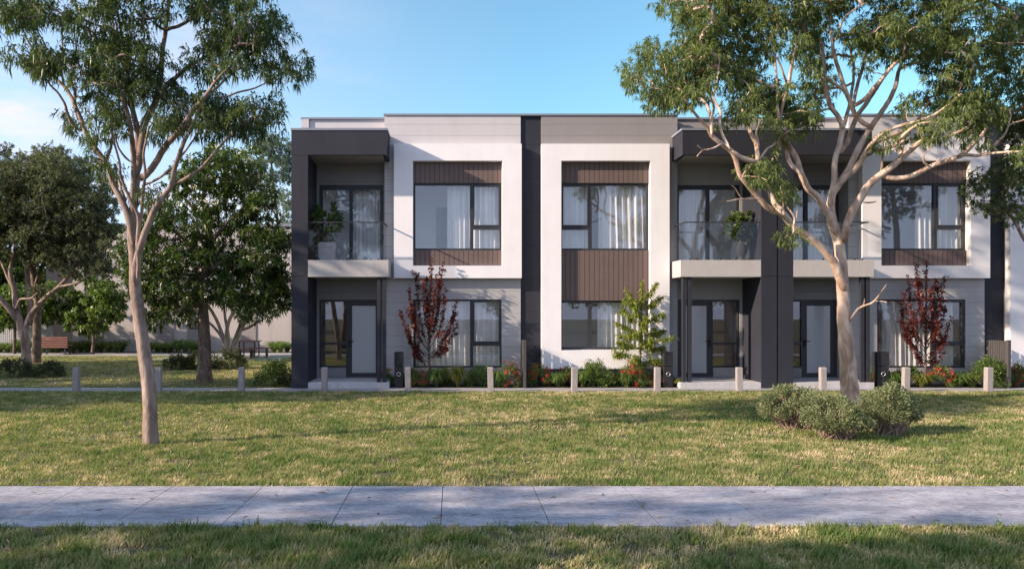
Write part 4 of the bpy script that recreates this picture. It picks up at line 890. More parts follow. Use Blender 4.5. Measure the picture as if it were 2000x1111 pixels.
# trees outside the picture that shade the lawn and show in the windows
def far_tree(x, y, h, r, seed, label, dens=1.0, per=1.0, zc=0.68, zr=0.26):
    rng = np.random.default_rng(seed)
    def px(v): return VX + v[0] * F / y, VY - (v[2] - H) * F / y
    blobs = []
    for k in range(9):
        q = ball(rng, 1)[0]; blobs.append((x + q[0] * r * 0.8, y + q[1] * r * 0.8, h * zc + q[2] * h * zr, r * 0.5, r * 0.5, h * 0.14))
    limbs = []
    if abs(y) > 1:
        a = px((x, 0, 0)); b = px((x + 0.2, 0, h * 0.4)); c = px((x - 0.3, 0, h * 0.75)); s = F / abs(y)
        e = px((x + r * 0.5, 0, h * 0.65)); f = px((x - r * 0.5, 0, h * 0.62))
        limbs = [([(*a, 0.2 * s), (*b, 0.15 * s), (*c, 0.06 * s)], (0, 0)), ([(*b, 0.1 * s), (*e, 0.04 * s)], (0, 0.8)), ([(*b, 0.1 * s), (*f, 0.04 * s)], (0, -0.8))]
        if y < 0: limbs = [([(p[0], p[1], -abs(p[2])) for p in l], d) for l, d in limbs]
    return tree('tree', label, 'tree', y, limbs, blobs, 'cheap', M['fineleaf'], M['rough'], seed, 'trees outside the photo', per_blob=per, lscale=1.0, twig=0.012, dens=dens, world_blobs=True)
#PART3
far_tree(-19.0, 14.6, 8.0, 3.4, 901, 'leafy tree standing out of view left of the lawn, shading the bollards', 1.0, 1.4)
far_tree(-24.5, 15.8, 8.6, 3.6, 902, 'taller leafy tree farther out of view left of the lawn', 1.0, 1.4)
far_tree(-12.6, 3.3, 7.6, 2.4, 903, 'leafy tree out of view at left whose shade dapples the footpath', 0.8, 0.6)
far_tree(-17.5, 3.2, 9.0, 3.0, 904, 'second leafy tree out of view at left beyond the one shading the footpath', 0.8, 0.55)
far_tree(-27, 22, 9.5, 4.0, 905, 'leafy tree out of view left of the park lawn', 1.0, 1.3)
far_tree(-6.2, 2.6, 6.3, 1.7, 907, 'small leafy tree out of view at left shading the near verge', 0.8, 0.9, 0.78, 0.15)
far_tree(-13.3, 16.7, 8.6, 1.8, 906, 'slim leafy tree out of view at left shading the left end porch', 0.7, 0.6, 0.79, 0.13)
for i, (x, y, h, r) in enumerate([(-16, -28, 5.5, 4), (-5, -31, 6.2, 4.5), (6, -29, 5, 4), (17, -32, 6.2, 5), (29, -28, 5.5, 4), (-26, -36, 6.5, 5)]):
    far_tree(x, y, h, r, 910 + i, ['rounded tree behind the viewpoint, mirrored in the left windows', 'tall tree straight behind the viewpoint, mirrored in the windows', 'lower tree behind the viewpoint, mirrored in the middle windows',
              'wide tree behind the viewpoint, mirrored in the right windows', 'tree behind the viewpoint, mirrored in the farthest right windows', 'wide tree far behind the viewpoint at left'][i], 1.0, 0.8)

# ------------------------------------------------------------------ small trees in the garden beds
def sapling(name, label, px, Y, stems, kind_leaf, lmat, bmat, L, W, seed, group=None, n_leaf=34, droop=0.15, spread=0.05, down=0.0):
    """young tree of separate upright shoots, each shoot lined with leaves; stems: [(photo x, y) tips, fork row]"""
    rng = np.random.default_rng(seed); mb = []; nv = 0; VV = []; QQ = []; BB = []; DD = []
    base = np.array((X(px, Y), Y, 0.0)); t = thing(name, tuple(base), label, 'tree', group)
    top = P(stems['lead'][0], stems['lead'][1], Y)
    trunk = smooth_line([(*base, 0.026), (base[0] + 0.02, Y, top[2] * 0.45, 0.019), (*top, 0.004)], 0.08)
    V, Q = tube_arrays(trunk[:, :3] - np.array((0, 0, 0.05)) * (np.arange(len(trunk)) == 0)[:, None], trunk[:, 3], 7); VV.append(V); QQ.append(Q); nv += len(V)
    shoots = [trunk[int(len(trunk) * 0.34):]]
    for (tx, ty, fr, dy) in stems['shoots']:
        k = trunk[int(np.clip(fr, 0, 0.99) * (len(trunk) - 1))]; tip = P(tx, ty, Y + dy)
        ang = np.array((tip[0], tip[1], 0)) * 0.62 + np.array((k[0], k[1], 0)) * 0.38
        mid = np.array((ang[0], ang[1], k[2] + (tip[2] - k[2]) * stems.get('bow', 0.42)))
        ln = smooth_line([(*k[:3], k[3] * 0.6), (*mid, 0.007), (*tip, 0.003)], 0.05); ln[1:-1, :3] += rng.normal(0, 0.007, (len(ln) - 2, 3))
        V, Q = tube_arrays(ln[:, :3], ln[:, 3], 5); VV.append(V); QQ.append(Q + nv); nv += len(V)
        shoots.append(ln[int(len(ln) * 0.22):])
        for q in range(stems.get('side', 3)):
            j = rng.integers(len(ln) // 4, len(ln) - 1); a = ln[j, :3]; v = np.array((tip[0] - base[0], tip[1] - base[1], 0)); v = v * 0.5 + rng.normal(0, 0.22, 3) + np.array((0, 0, stems.get('sideup', 0.28)))
            e = a + v * rng.uniform(0.5, 0.95) * stems.get('sidelen', 1.0)
            l2 = smooth_line([(*a, 0.004), (*((a + e) / 2 + np.array((0, 0, -0.02))), 0.003), (*e, 0.002)], 0.05)
            V, Q = tube_arrays(l2[:, :3], l2[:, 3], 4); VV.append(V); QQ.append(Q + nv); nv += len(V); shoots.append(l2)
    for s in shoots:
        ll = np.linalg.norm(np.diff(s[:, :3], axis=0), axis=1).sum(); n = max(4, int(n_leaf * ll))
        ti = rng.random(n) * (len(s) - 1); i0 = ti.astype(int); f = (ti - i0)[:, None]; i1 = np.minimum(i0 + 1, len(s) - 1)
        BB.append(s[i0, :3] * (1 - f) + s[i1, :3] * f); tang = s[i1, :3] - s[i0, :3]; tang /= np.linalg.norm(tang, axis=1)[:, None] + 1e-6
        DD.append(tang * 0.5 + rng.normal(0, 0.75, (n, 3)) + np.array((0, 0, down)))
    B = np.concatenate(BB); D = np.concatenate(DD); B = B + rng.normal(0, spread * 0.4, B.shape)
    n = len(B); V, Fc = leaves(B, D, L * rng.uniform(0.6, 1.2, n), W * rng.uniform(0.7, 1.2, n), droop * rng.uniform(0.5, 1.5, n)[:, None], rng, 0.2)
    np_mesh('crown', V, [Fc], lmat, t, tint=np.repeat(rng.random(n), 4))
    np_mesh('trunk', np.concatenate(VV), [np.concatenate(QQ)], bmat, t, smooth=True)
    return t

plum1 = dict(lead=(843, 505), bow=0.36, side=2, sidelen=0.55, sideup=0.4, shoots=[(864, 513, .36, -.1), (812, 535, .30, .1), (797, 560, .28, -.15), (782, 607, .24, .1), (792, 640, .26, -.2), (826, 545, .38, -.2), (860, 545, .34, .15), (893, 585, .26, 0), (880, 640, .22, -.2), (893, 632, .24, .15), (800, 668, .2, -.1), (815, 690, .16, .1), (850, 560, .44, -.25), (834, 540, .42, .2), (872, 560, .3, -.2), (868, 655, .24, .1), (805, 600, .3, -.25), (845, 600, .4, -.3)])
sapling('plum_tree', 'upright young tree with dark red leaves before the left ground window', 837, 20.42, plum1, None, M['plumleaf'], M['twig'], 0.095, 0.052, 31, 'dark red young trees', n_leaf=110)
plum3 = dict(lead=(1809, 505), bow=0.36, side=2, sidelen=0.55, sideup=0.4, shoots=[(1790, 512, .36, -.1), (1772, 540, .30, .1), (1766, 575, .28, -.15), (1757, 590, .24, .1), (1758, 622, .26, -.2), (1800, 545, .38, -.2), (1846, 540, .34, .15), (1838, 575, .3, -.2), (1858, 620, .26, 0), (1850, 655, .22, -.2), (1846, 600, .3, .15), (1775, 660, .22, -.1), (1790, 690, .16, .1), (1820, 560, .44, -.25), (1828, 545, .36, .2), (1845, 690, .18, .1), (1785, 610, .3, -.25), (1835, 640, .34, -.3)])
sapling('plum_tree', 'upright young tree with dark red leaves before the right ground window', 1807, 20.42, plum3, None, M['plumleaf'], M['twig'], 0.095, 0.052, 33, 'dark red young trees', n_leaf=110)
lime = dict(lead=(1254, 548), bow=0.62, side=5, sideup=-0.02, sidelen=0.5, shoots=[(1283, 556, .82, -.1), (1227, 572, .78, .1), (1222, 580, .7, -.2), (1290, 580, .74, .15), (1214, 600, .62, .1), (1296, 612, .62, -.1), (1205, 632, .54, -.15), (1300, 645, .5, .2), (1206, 655, .46, .2), (1302, 660, .42, -.2), (1204, 668, .40, -.1), (1301, 680, .38, .1), (1202, 690, .3, 0), (1286, 704, .26, 0), (1240, 600, .66, -.3), (1262, 620, .58, -.35), (1240, 650, .48, -.35), (1270, 660, .42, -.3), (1240, 700, .3, -.3)])
sapling('lime_tree', 'small lime green leafy tree with level sprays before the white surround', 1250.5, 20.40, lime, None, M['limeleaf'], M['twig'], 0.115, 0.034, 35, None, n_leaf=215, droop=0.35, down=-0.25)

# ------------------------------------------------------------------ shrubs, clumps and flowers
def shrub(name, label, cx, py0, py1, w, Y, lmat, seed, n, L, W, group=None, cat='shrub', stems=0, smat=None, flowers=None, droop=0.1, squash=1.0, flat=0.30, up=0.5, lift=0.0, kd=190):
    """leafy mound from the ground: cx,w in photo px, py0 top row, foot on the ground at Y"""
    rng = np.random.default_rng(seed); wx = w * Y / F / 2; h = Z(py0, Y); base = np.array((X(cx, Y), Y, 0.0))
    t = thing(name, tuple(base), label, cat, group)
    k = max(26, int(kd * wx * max(h, 0.3)) + 20)
    v = rng.normal(size=(k, 3)); v /= np.linalg.norm(v, axis=1)[:, None]; v[:, 2] = np.abs(v[:, 2]) * 1.1 - 0.10
    rad = rng.uniform(0.70, 1.0, k)[:, None] * (1 + 0.12 * np.sin(3 * np.arctan2(v[:, 1], v[:, 0]) + seed))[:, None]
    C = base + v * rad * np.array((wx, wx * squash, h * 0.86)) + np.array((0, 0, h * flat * 0.45))
    C[:, 2] = np.clip(C[:, 2], 0.05 + lift * h, h)
    per = n // k + 1; m = k * per
    B = np.repeat(C, per, 0) + ball(rng, m) * min(0.24 * wx + 0.03, 0.115)
    B[:, 2] = np.maximum(B[:, 2], 0.02)
    D = (B - base) / np.array((wx, wx, h)) * 0.8 + rng.normal(0, 0.6, (m, 3)) + np.array((0, 0, up * 0.6))
    V, Fc = leaves(B, D, L * rng.uniform(0.6, 1.2, m), W * rng.uniform(0.7, 1.2, m), droop * rng.uniform(0.5, 1.5, m)[:, None], rng, 0.2)
    tint = np.repeat(np.clip(np.repeat(rng.random(k) * 0.5, per) + rng.random(m) * 0.5, 0, 1), 4)
    np_mesh('foliage', V, [Fc], lmat, t, tint=tint)
    if stems:
        VV = []; QQ = []; nv = 0
        for q in range(stems):
            e = C[rng.integers(k)]; s0 = base + np.array((rng.normal(0, wx * 0.22), rng.normal(0, wx * 0.2), -0.03))
            mid = (s0 + e) / 2 + np.array((rng.normal(0, 0.04), rng.normal(0, 0.04), -0.05 * h)); ln = smooth_line([(*s0, 0.011), (*mid, 0.008), (*e, 0.003)], 0.06)
            V2, Q2 = tube_arrays(ln[:, :3], ln[:, 3] * rng.uniform(0.6, 1.1), 5); VV.append(V2); QQ.append(Q2 + nv); nv += len(V2)
        np_mesh('stem', np.concatenate(VV), [np.concatenate(QQ)], smat, t, smooth=True)
    if flowers:
        fm, nf, size, pp = flowers
        pk = C[rng.choice(k, nf)] + ball(rng, nf) * 0.12; pk[:, 2] = np.maximum(pk[:, 2], 0.08)
        out = pk - base; out[:, 2] *= 0.6; pk = pk + out / (np.linalg.norm(out, axis=1)[:, None] + 1e-6) * 0.05
        for q in pk:
            B = q + rng.normal(0, size * 0.35, (pp, 3)); D = rng.normal(0, 1, (pp, 3)) + np.array((0, -0.2, 0.3))
            V, Fc = leaves(B, D, np.full(pp, size), np.full(pp, size * 0.5), np.zeros((pp, 1)), rng, 0.1)
            np_mesh('flower', V, [Fc], fm, t, tint=np.full(pp * 4, rng.random()))
    return t

def clump(name, label, cx, Y, w, h, mat, seed, n=150, group=None, spread=0.5):
    """strappy tuft: arching blades from one crown"""
    rng = np.random.default_rng(seed); base = np.array((X(cx, Y), Y, 0.02)); wx = w * Y / F / 2
    t = None; a = rng.uniform(0, 2 * np.pi, n); reach = wx * rng.uniform(0.35, 1.15, n); hh = h * rng.uniform(0.6, 1.15, n)
    d = np.stack([np.cos(a), np.sin(a), np.zeros(n)], 1); s = np.stack([-np.sin(a), np.cos(a), np.zeros(n)], 1)
    b0 = base + d * wx * 0.12 * rng.random(n)[:, None]; up = np.array((0, 0, 1.0)); W = 0.013; h = h * 1.15
    pts = [b0, b0 + d * reach[:, None] * 0.28 + up * hh[:, None] * 0.72, b0 + d * reach[:, None] * 0.65 + up * hh[:, None] * 1.0, b0 + d * reach[:, None] * 1.1 + up * hh[:, None] * rng.uniform(0.45, 0.95, n)[:, None]]
    ws = [W * 0.7, W, W * 0.8]
    V = []
    for p, w_ in zip(pts[:3], ws): V += [p - s * w_, p + s * w_]
    V = np.stack(V + [pts[3]], 1).reshape(-1, 3); i = np.arange(n)[:, None] * 7
    Q = np.concatenate([i + np.array([[0, 1, 3, 2]]), i + np.array([[2, 3, 5, 4]])]); T = i + np.array([[4, 5, 6]])
    o = np_mesh(name, V, [Q, T], mat, None, tint=np.repeat(rng.random(n), 7), org=base)
    tag(o, label, 'grass clump', group or 'strappy grass clumps in the garden bed')
    return o

GF = 'red flowering bushes in the garden bed'; GS = 'green shrubs in the garden bed'
def redbush(label, cx, py0, w, seed, Y=20.55, nf=42):
    return shrub('flower_bush', label, cx, py0, 758, w, Y, M['freshleaf'], seed, int(1700 * w / 50), 0.10, 0.014, GF, 'flower bush', flowers=(M['redflower'], nf, 0.058, 14), squash=0.7, up=1.0)
redbush('thin red flowering bush half hidden behind the left letterbox', 757, 722, 26, 41, 20.5, 10)
redbush('red flowering bush at the foot of the left purple tree', 817, 720, 46, 42, 20.4, 26)
redbush('red flowering bush just left of the end on fence between the left townhouses', 993, 710, 56, 43, 20.4, 40)
redbush('red flowering bush before the dark party wall right of the fence end', 1054, 712, 50, 44, 20.45, 36)
redbush('red flowering bush behind the bollard left of the tall green shrub', 1108, 718, 44, 45, 20.5, 30)
redbush('widest red flowering bush, at the foot of the lime green tree', 1245, 706, 84, 46, 20.45, 70)
redbush('narrow red flowering bush left of the right hand letterbox', 1705, 722, 20, 47, 20.5, 12)
redbush('red flowering bush at the foot of the right purple tree', 1836, 716, 54, 48, 20.4, 48)
redbush('red flowering bush cut by the right edge of the photo', 1992, 711, 44, 49, 20.4, 34)
def gshrub(label, cx, py0, w, seed, Y=20.5, mat='freshleaf', L=0.07, W=0.026, n=1200):
    return shrub('green_shrub', label, cx, py0, 758, w, Y, M[mat], seed, int(2.2 * n * w / 55), L, W, GS, squash=0.7, up=0.6)
gshrub('green shrub behind the letterbox by the left purple tree', 800, 722, 28, 51, 20.6)
gshrub('feathery green shrub under the middle of the left ground window', 868, 722, 40, 52, 20.65)
gshrub('dense green shrub below the narrow light of the left ground window', 934, 714, 54, 53, 20.55)
gshrub('tallest loose green shrub below the white surround of the second townhouse', 1166, 704, 70, 54, 20.5)
gshrub('low green shrub left of the widest red flowering bush', 1208, 728, 34, 55, 20.6)
gshrub('green shrub just left of the middle letterbox', 1290, 722, 26, 56, 20.65, n=900)
gshrub('dark green shrub right of the right hand letterbox', 1750, 728, 44, 57, 20.5, 'whorlleaf')
gshrub('green shrub behind the bollard right of the right hand letterbox', 1782, 716, 40, 58, 20.6)
gshrub('large bright green shrub in front of the right hand side fence', 1930, 700, 76, 59, 20.3, n=1500)
gshrub('low dark green shrub between the right purple tree and the large bright shrub', 1880, 730, 44, 60, 20.55, 'whorlleaf')
for cx, w, h, m, lab in [(852, 46, .46, 'strap', 'green strappy clump right of the left purple tree trunk'), (894, 48, .50, 'strapy', 'yellow green strappy clump under the left ground window'),
                         (806, 40, .34, 'strap', 'low green strappy clump in front of the first red bush'), (974, 44, .38, 'strap', 'green strappy clump before the red bush by the fence end'),
                         (1090, 54, .36, 'strap', 'green strappy clump left of the bollard under the second townhouse'), (1138, 44, .40, 'strap', 'green strappy clump between bollard and tallest loose shrub'),
                         (1225, 36, .34, 'strap', 'small green strappy clump before the widest red bush'), (1322, 20, .22, 'strapy', 'tiny strappy clump beside the middle porch step'),
                         (1742, 44, .36, 'strap', 'green strappy clump right of the right hand letterbox'), (1800, 46, .32, 'strapy', 'dull yellow strappy clump at the right purple tree trunk'),
                         (1875, 50, .34, 'strap', 'green strappy clump right of the right purple tree'), (1900, 40, .30, 'strapy', 'yellow strappy clump left of the large bright shrub'),
                         (1958, 34, .34, 'strap', 'green strappy clump at the foot of the right hand side fence')]:
    clump('grass_clump', lab, cx, 20.32, w, h, M[m], int(cx), 300)

shrub('round_bush', 'grey green round bush with bare twigs, left of the big gum trunk', 1548, 762, 836, 118, 13.3, M['greyleaf'], 61, 8200, 0.060, 0.022, 'grey green bushes round the big gum', 'bush', 110, M['shrubwood'], lift=0.36, kd=150, flat=0.75, squash=0.8)
shrub('round_bush', 'low grey green bush in front of the big gum trunk, twigs bare at its foot', 1634, 784, 860, 116, 12.2, M['greyleaf'], 62, 8200, 0.058, 0.022, 'grey green bushes round the big gum', 'bush', 110, M['shrubwood'], lift=0.36, kd=150, flat=0.55, squash=0.8)
shrub('round_bush', 'tallest grey green bush, right of the big gum trunk', 1736, 758, 856, 116, 12.7, M['greyleaf'], 63, 8600, 0.058, 0.022, 'grey green bushes round the big gum', 'bush', 110, M['shrubwood'], lift=0.36, kd=150, flat=0.60, squash=0.8)
shrub('park_shrub', 'dark spreading shrub at the left edge below the broad gum', 25, 702, 738, 84, 23.4, M['darkleaf'], 64, 2600, 0.085, 0.036, 'dark shrubs on the park lawn', squash=0.8)
shrub('park_shrub', 'dark shrub just left of the leftmost bollard', 96, 706, 738, 62, 23.4, M['darkleaf'], 65, 2200, 0.085, 0.036, 'dark shrubs on the park lawn', squash=0.8)
shrub('park_shrub', 'low dark shrub right of the left gum trunk', 348, 693, 724, 56, 26.4, M['darkleaf'], 66, 1800, 0.095, 0.04, 'dark shrubs on the park lawn', squash=0.8)
shrub('park_shrub', 'dark shrub just left of the magnolia trunk', 384, 686, 724, 50, 26.4, M['darkleaf'], 67, 1800, 0.095, 0.04, 'dark shrubs on the park lawn', squash=0.8)
shrub('park_shrub', 'darkest shrub right of the magnolia trunk below the leaning small tree', 446, 684, 722, 68, 26.8, M['darkleaf'], 68, 2400, 0.095, 0.04, 'dark shrubs on the park lawn', squash=0.8)
shrub('flowering_shrub', 'dense green shrub dotted with tiny white flowers against the charcoal corner pillar', 536, 706, 758, 74, 20.75, M['whorlleaf'], 69, 4200, 0.075, 0.032, None, 'shrub', flowers=(M['white'], 100, 0.022, 5), squash=0.7)
tus = 0
for a, b in ((-12, 62), (86, 120), (142, 245), (292, 402), (535, 566)):
    x = a
    while x < b:
        tus += 1; r_ = np.random.default_rng(1000 + tus)
        o = clump('grass_tussock', 'soft green tussock in the strip along the back path', x, 36.9 + r_.uniform(-0.25, 0.3), 52, r_.uniform(0.36, 0.62), M['strap'], 1000 + tus, 170, 'tussocks along the back path'); o['label'] = 'soft green tussock in the planted strip at the back of the park'
        x += r_.uniform(11, 16)

# ------------------------------------------------------------------ pots on the balconies
zb = Z(507.8, YP)
xa, xb = X(624, 20.55), X(656, 20.55); pz = Z(474, 20.55)
pl = thing('potted_plant', ((xa + xb) / 2, 20.55, zb), 'dark leafy shrub in a square pale planter on the left end balcony', 'potted plant')
pm = MB(); b_ = 0.05
pm.box(xa, xb, 20.36, 20.74, zb, pz - 0.0); pm.build('planter', M['palepot'], pl, bevel=0.012)
MB().box(xa + 0.03, xb - 0.03, 20.39, 20.71, pz, pz + 0.012).build('soil', M['mulch'], pl)
def potfoliage(par, cx, cy, rx, ry, Y, mat, seed, n, L, W, stemtop, foot):
    rng = np.random.default_rng(seed); k = 40; q = ball(rng, k)
    C = P(cx, cy, Y) + q * np.array((rx * Y / F, 0.26, ry * Y / F)); m = n
    B = C[rng.integers(k, size=m)] + ball(rng, m) * 0.09; D = (B - P(cx, cy + ry, Y)) * 1.2 + rng.normal(0, 0.5, (m, 3))
    V, Fc = leaves(B, D, L * rng.uniform(0.6, 1.2, m), W * rng.uniform(0.7, 1.2, m), 0.2 * rng.uniform(0.5, 1.5, m)[:, None], rng, 0.2)
    np_mesh('foliage', V, [Fc], mat, par, tint=np.repeat(rng.random(m), 4))
    mb = MB()
    for j in range(12):
        e = C[j]; s = np.array(foot) + np.array((rng.normal(0, 0.03), rng.normal(0, 0.03), 0)); ln = smooth_line([s, (s + e) / 2 + rng.normal(0, 0.04, 3), e], 0.06)
        mb.tube(ln, np.linspace(0.010, 0.004, len(ln)), 5)
    mb.build('stem', M['stem'], par, smooth=True)
potfoliage(pl, 638, 437, 36, 44, 20.5, M['whorlleaf'], 71, 1500, 0.15, 0.06, 0, ((xa + xb) / 2, 20.55, pz))
xc = X(1448, 20.5); sc = 20.5 / F
pl = thing('potted_plant', (xc, 20.5, zb), 'round leaved green plant in a charcoal urn on the middle balcony', 'potted plant')
def rz(py): return Z(py, 20.5)
zt = rz(475)
MB().lathe(xc, 20.5, [(9.5 * sc, zb), (9.5 * sc, zb + 0.02), (5.5 * sc, zb + 0.10), (8 * sc, zb + 0.16), (11.2 * sc, zb + 0.26), (11.8 * sc, zt - 0.02), (12.2 * sc, zt), (10.8 * sc, zt), (10.8 * sc, zt - 0.03)], 24).build('urn', M['pot'], pl, smooth=True)
potfoliage(pl, 1446, 444, 25, 31, 20.45, M['whorlleaf'], 72, 1700, 0.115, 0.085, 0, (xc, 20.5, zt))

# ------------------------------------------------------------------ bench, picnic table, house and fence at the back of the park
Yb = 34.9
bn = thing('park_bench', (X(105, Yb), Yb, 0), 'park bench with red brown timber slats seen from behind, under the broad gum', 'bench')
x0, x1 = X(74, Yb), X(132, Yb); zs = [Z(v, Yb) for v in (679, 674.5, 670, 665.5, 661)]
for z in zs: MB().box(x0, x1, Yb - 0.02, Yb + 0.02, z, z + 0.085).build('back_slat', M['slatred'], bn)
for k in range(4): MB().box(x0, x1, Yb + 0.10 + 0.11 * k, Yb + 0.19 + 0.11 * k, 0.44, 0.475).build('seat_slat', M['slatred'], bn)
for x in (x0 + 0.15, x1 - 0.15):
    MB().box(x - 0.03, x + 0.03, Yb + 0.021, Yb + 0.06, 0.0, zs[-1] + 0.06).box(x - 0.03, x + 0.03, Yb + 0.061, Yb + 0.52, 0.39, 0.438).box(x - 0.03, x + 0.03, Yb + 0.46, Yb + 0.52, 0, 0.389).build('leg', M['alu'], bn)

Yt = 33.2
def table_(name, x0, x1, ya, yb, zt, label, cat, group=None):
    t = thing(name, ((x0 + x1) / 2, (ya + yb) / 2, 0.01), label, cat, group)
    n = max(2, int((yb - ya) / 0.13)); w = (yb - ya) / n
    tb = MB()
    for k in range(n): tb.box(x0, x1, ya + k * w, ya + (k + 1) * w - 0.012, zt - 0.045, zt)
    tb.build('top', M['slatred'], t)
    for x in (x0 + 0.12, x1 - 0.12):
        f = MB().box(x - 0.025, x + 0.025, ya + 0.04, ya + 0.09, 0.01, zt - 0.046).box(x - 0.025, x + 0.025, yb - 0.09, yb - 0.04, 0.01, zt - 0.046).box(x - 0.024, x + 0.024, ya + 0.091, yb - 0.091, 0.02, 0.06)
        f.build('leg_frame', M['alu'], t)
table_('picnic_table', X(463, Yt), X(503, Yt), Yt - 0.1, Yt + 0.75, 0.76, 'picnic table with red brown slatted top on a thin dark frame', 'picnic table')
table_('picnic_bench', X(464, Yt - 0.9), X(496, Yt - 0.9), Yt - 1.1, Yt - 0.75, 0.45, 'low red brown bench nearest the lawn in front of the picnic table', 'bench', 'benches of the picnic table')
table_('picnic_bench', X(489, Yt - 0.1), X(527, Yt - 0.1), Yt - 0.35, Yt, 0.46, 'low red brown bench at the right end of the picnic table', 'bench', 'benches of the picnic table')

YH = 38.0
hs = thing('house', (X(350, YH), YH + 4, 0), 'taupe rendered house behind the park trees left of the townhouses', 'house')
hx = lambda p: X(p, YH)
MB().box(hx(142), hx(640), YH, YH + 0.3, 0, 6.6).box(hx(142), hx(640), YH + 8, YH + 8.3, 0, 6.6).box(hx(142), hx(142) + 0.3, YH + 0.301, YH + 7.999, 0, 6.6).build('wall', M['bgwall'], hs)
MB().box(hx(140), hx(642), YH - 0.1, YH + 8.4, 6.601, 6.75).build('roof', M['flash'], hs)
for a, b, za, zb_ in ((168, 200, 0.05, 5.6), (305, 340, 0.05, 6.0), (366, 398, 0.05, 3.2), (465, 500, 0.05, 6.4), (240, 262, 3.4, 6.3)):
    MB().box(hx(a), hx(b), YH - 0.04, YH - 0.001, za, zb_).build('clad_panel', M['bgclad'], hs)
for a, b, za, zb_ in ((370, 394, 1.2, 2.2), (410, 440, 3.8, 5.4), (300, 330, 3.9, 5.2), (165, 190, 3.8, 5.2)):
    wf = MB().box(hx(a), hx(b), YH - 0.07, YH - 0.041, za, zb_).build('window', M['alu'], hs)
    MB().box(hx(a) + 0.06, hx(b) - 0.06, YH - 0.075, YH - 0.071, za + 0.06, zb_ - 0.06).build('pane', M['glass'], wf)
MB().box(hx(82), hx(141.8), YH + 0.4, YH + 0.6, 0, 6.4).build('side_wing', M['dark'], hs)
pf = thing('paling_fence', (X(50, 37.6), 37.6, 0), 'grey upright paling fence behind the trees at the left edge', 'fence')
pb = MB(); x = X(-60, 37.6)
while x < X(100, 37.6): pb.box(x, x + 0.085, 37.6, 37.63, 0.05, 1.32); x += 0.112
pb.build('palings', M['palefence'], pf)
MB().box(X(-60, 37.6), X(100, 37.6), 37.632, 37.67, 0.3, 0.38).box(X(-60, 37.6), X(100, 37.6), 37.632, 37.67, 1.05, 1.13).build('fence_rail', M['palefence'], pf)

# ------------------------------------------------------------------ grass
def vnoise(x, y, s, seed):
    r = np.random.default_rng(seed); g = r.random((64, 64)); u = x / s; v = y / s
    i = np.floor(u).astype(int); j = np.floor(v).astype(int); f = u - i; h = v - j; f = f * f * (3 - 2 * f); h = h * h * (3 - 2 * h)
    G = lambda a, b: g[a % 64, b % 64]
    return (G(i, j) * (1 - f) + G(i + 1, j) * f) * (1 - h) + (G(i, j + 1) * (1 - f) + G(i + 1, j + 1) * f) * h

def grass(name, label, ya, yb, dens, hmin, hmax, wid, seed, xl, xr, dry, excl=None, bent=False):
    """blades rooted inside the wedge of ground from xl(y) to xr(y)"""
    rng = np.random.default_rng(seed); Wd = max(xr(yb) - xl(yb), xr(ya) - xl(ya)); n = int(dens * Wd * (yb - ya)); c = min(xl(ya), xl(yb))
    x = c + rng.random(n) * Wd; y = ya + rng.random(n) * (yb - ya)
    k = (x > xl(y)) & (x < xr(y))
    clumpy = 0.62 * vnoise(x + 90, y * 0.8 + 90, 0.10, seed + 1) + 0.38 * vnoise(x + 90, y + 90, 0.42, seed + 2)
    k &= rng.random(n) < np.clip(-0.15 + 1.9 * clumpy, 0, 1)
    if excl is not None: k &= ~excl(x, y, rng)
    x, y, clumpy = x[k], y[k], clumpy[k]; n = len(x)
    pat = 0.22 * vnoise(x + 50, y * 1.5 + 50, 1.7, seed + 3) + 0.33 * vnoise(x + 50, y * 1.3 + 50, 0.42, seed + 4) + 0.45 * vnoise(x + 50, y + 50, 0.13, seed + 5)
    tint = np.clip((pat - 0.5) * 2.0 + dry + rng.normal(0, 0.24, n), 0, 1)
    h = (hmin + (hmax - hmin) * rng.random(n) ** 1.5) * (0.65 + 0.7 * clumpy) * (1.1 - 0.45 * tint)
    a = rng.uniform(0, 2 * np.pi, n); lean = rng.uniform(0.2, 1.0, n) * h
    b = np.stack([x, y, np.full(n, -0.004)], 1); s = np.stack([np.cos(a), np.sin(a), np.zeros(n)], 1) * (wid * rng.uniform(0.6, 1.2, n))[:, None] * 0.5
    l = np.stack([np.cos(a + 1.3), np.sin(a + 1.3), np.zeros(n)], 1) * lean[:, None]; u = np.zeros((n, 3)); u[:, 2] = h
    if bent:
        m = b + l * 0.3 + u * 0.62; t = b + l + u
        V = np.stack([b - s, b + s, m + s * 0.8, m - s * 0.8, t], 1).reshape(-1, 3); i = np.arange(n)[:, None] * 5
        o = np_mesh(name, V, [i + np.array([[0, 1, 2, 3]]), i + np.array([[3, 2, 4]])], M['grass'], tint=np.repeat(tint, 5))
    else:
        V = np.stack([b - s, b + s, b + l + u], 1).reshape(-1, 3)
        o = np_mesh(name, V, [np.arange(3 * n).reshape(-1, 3)], M['grass'], tint=np.repeat(tint, 3))
    tag(o, label, 'grass', kind='stuff')
    return n

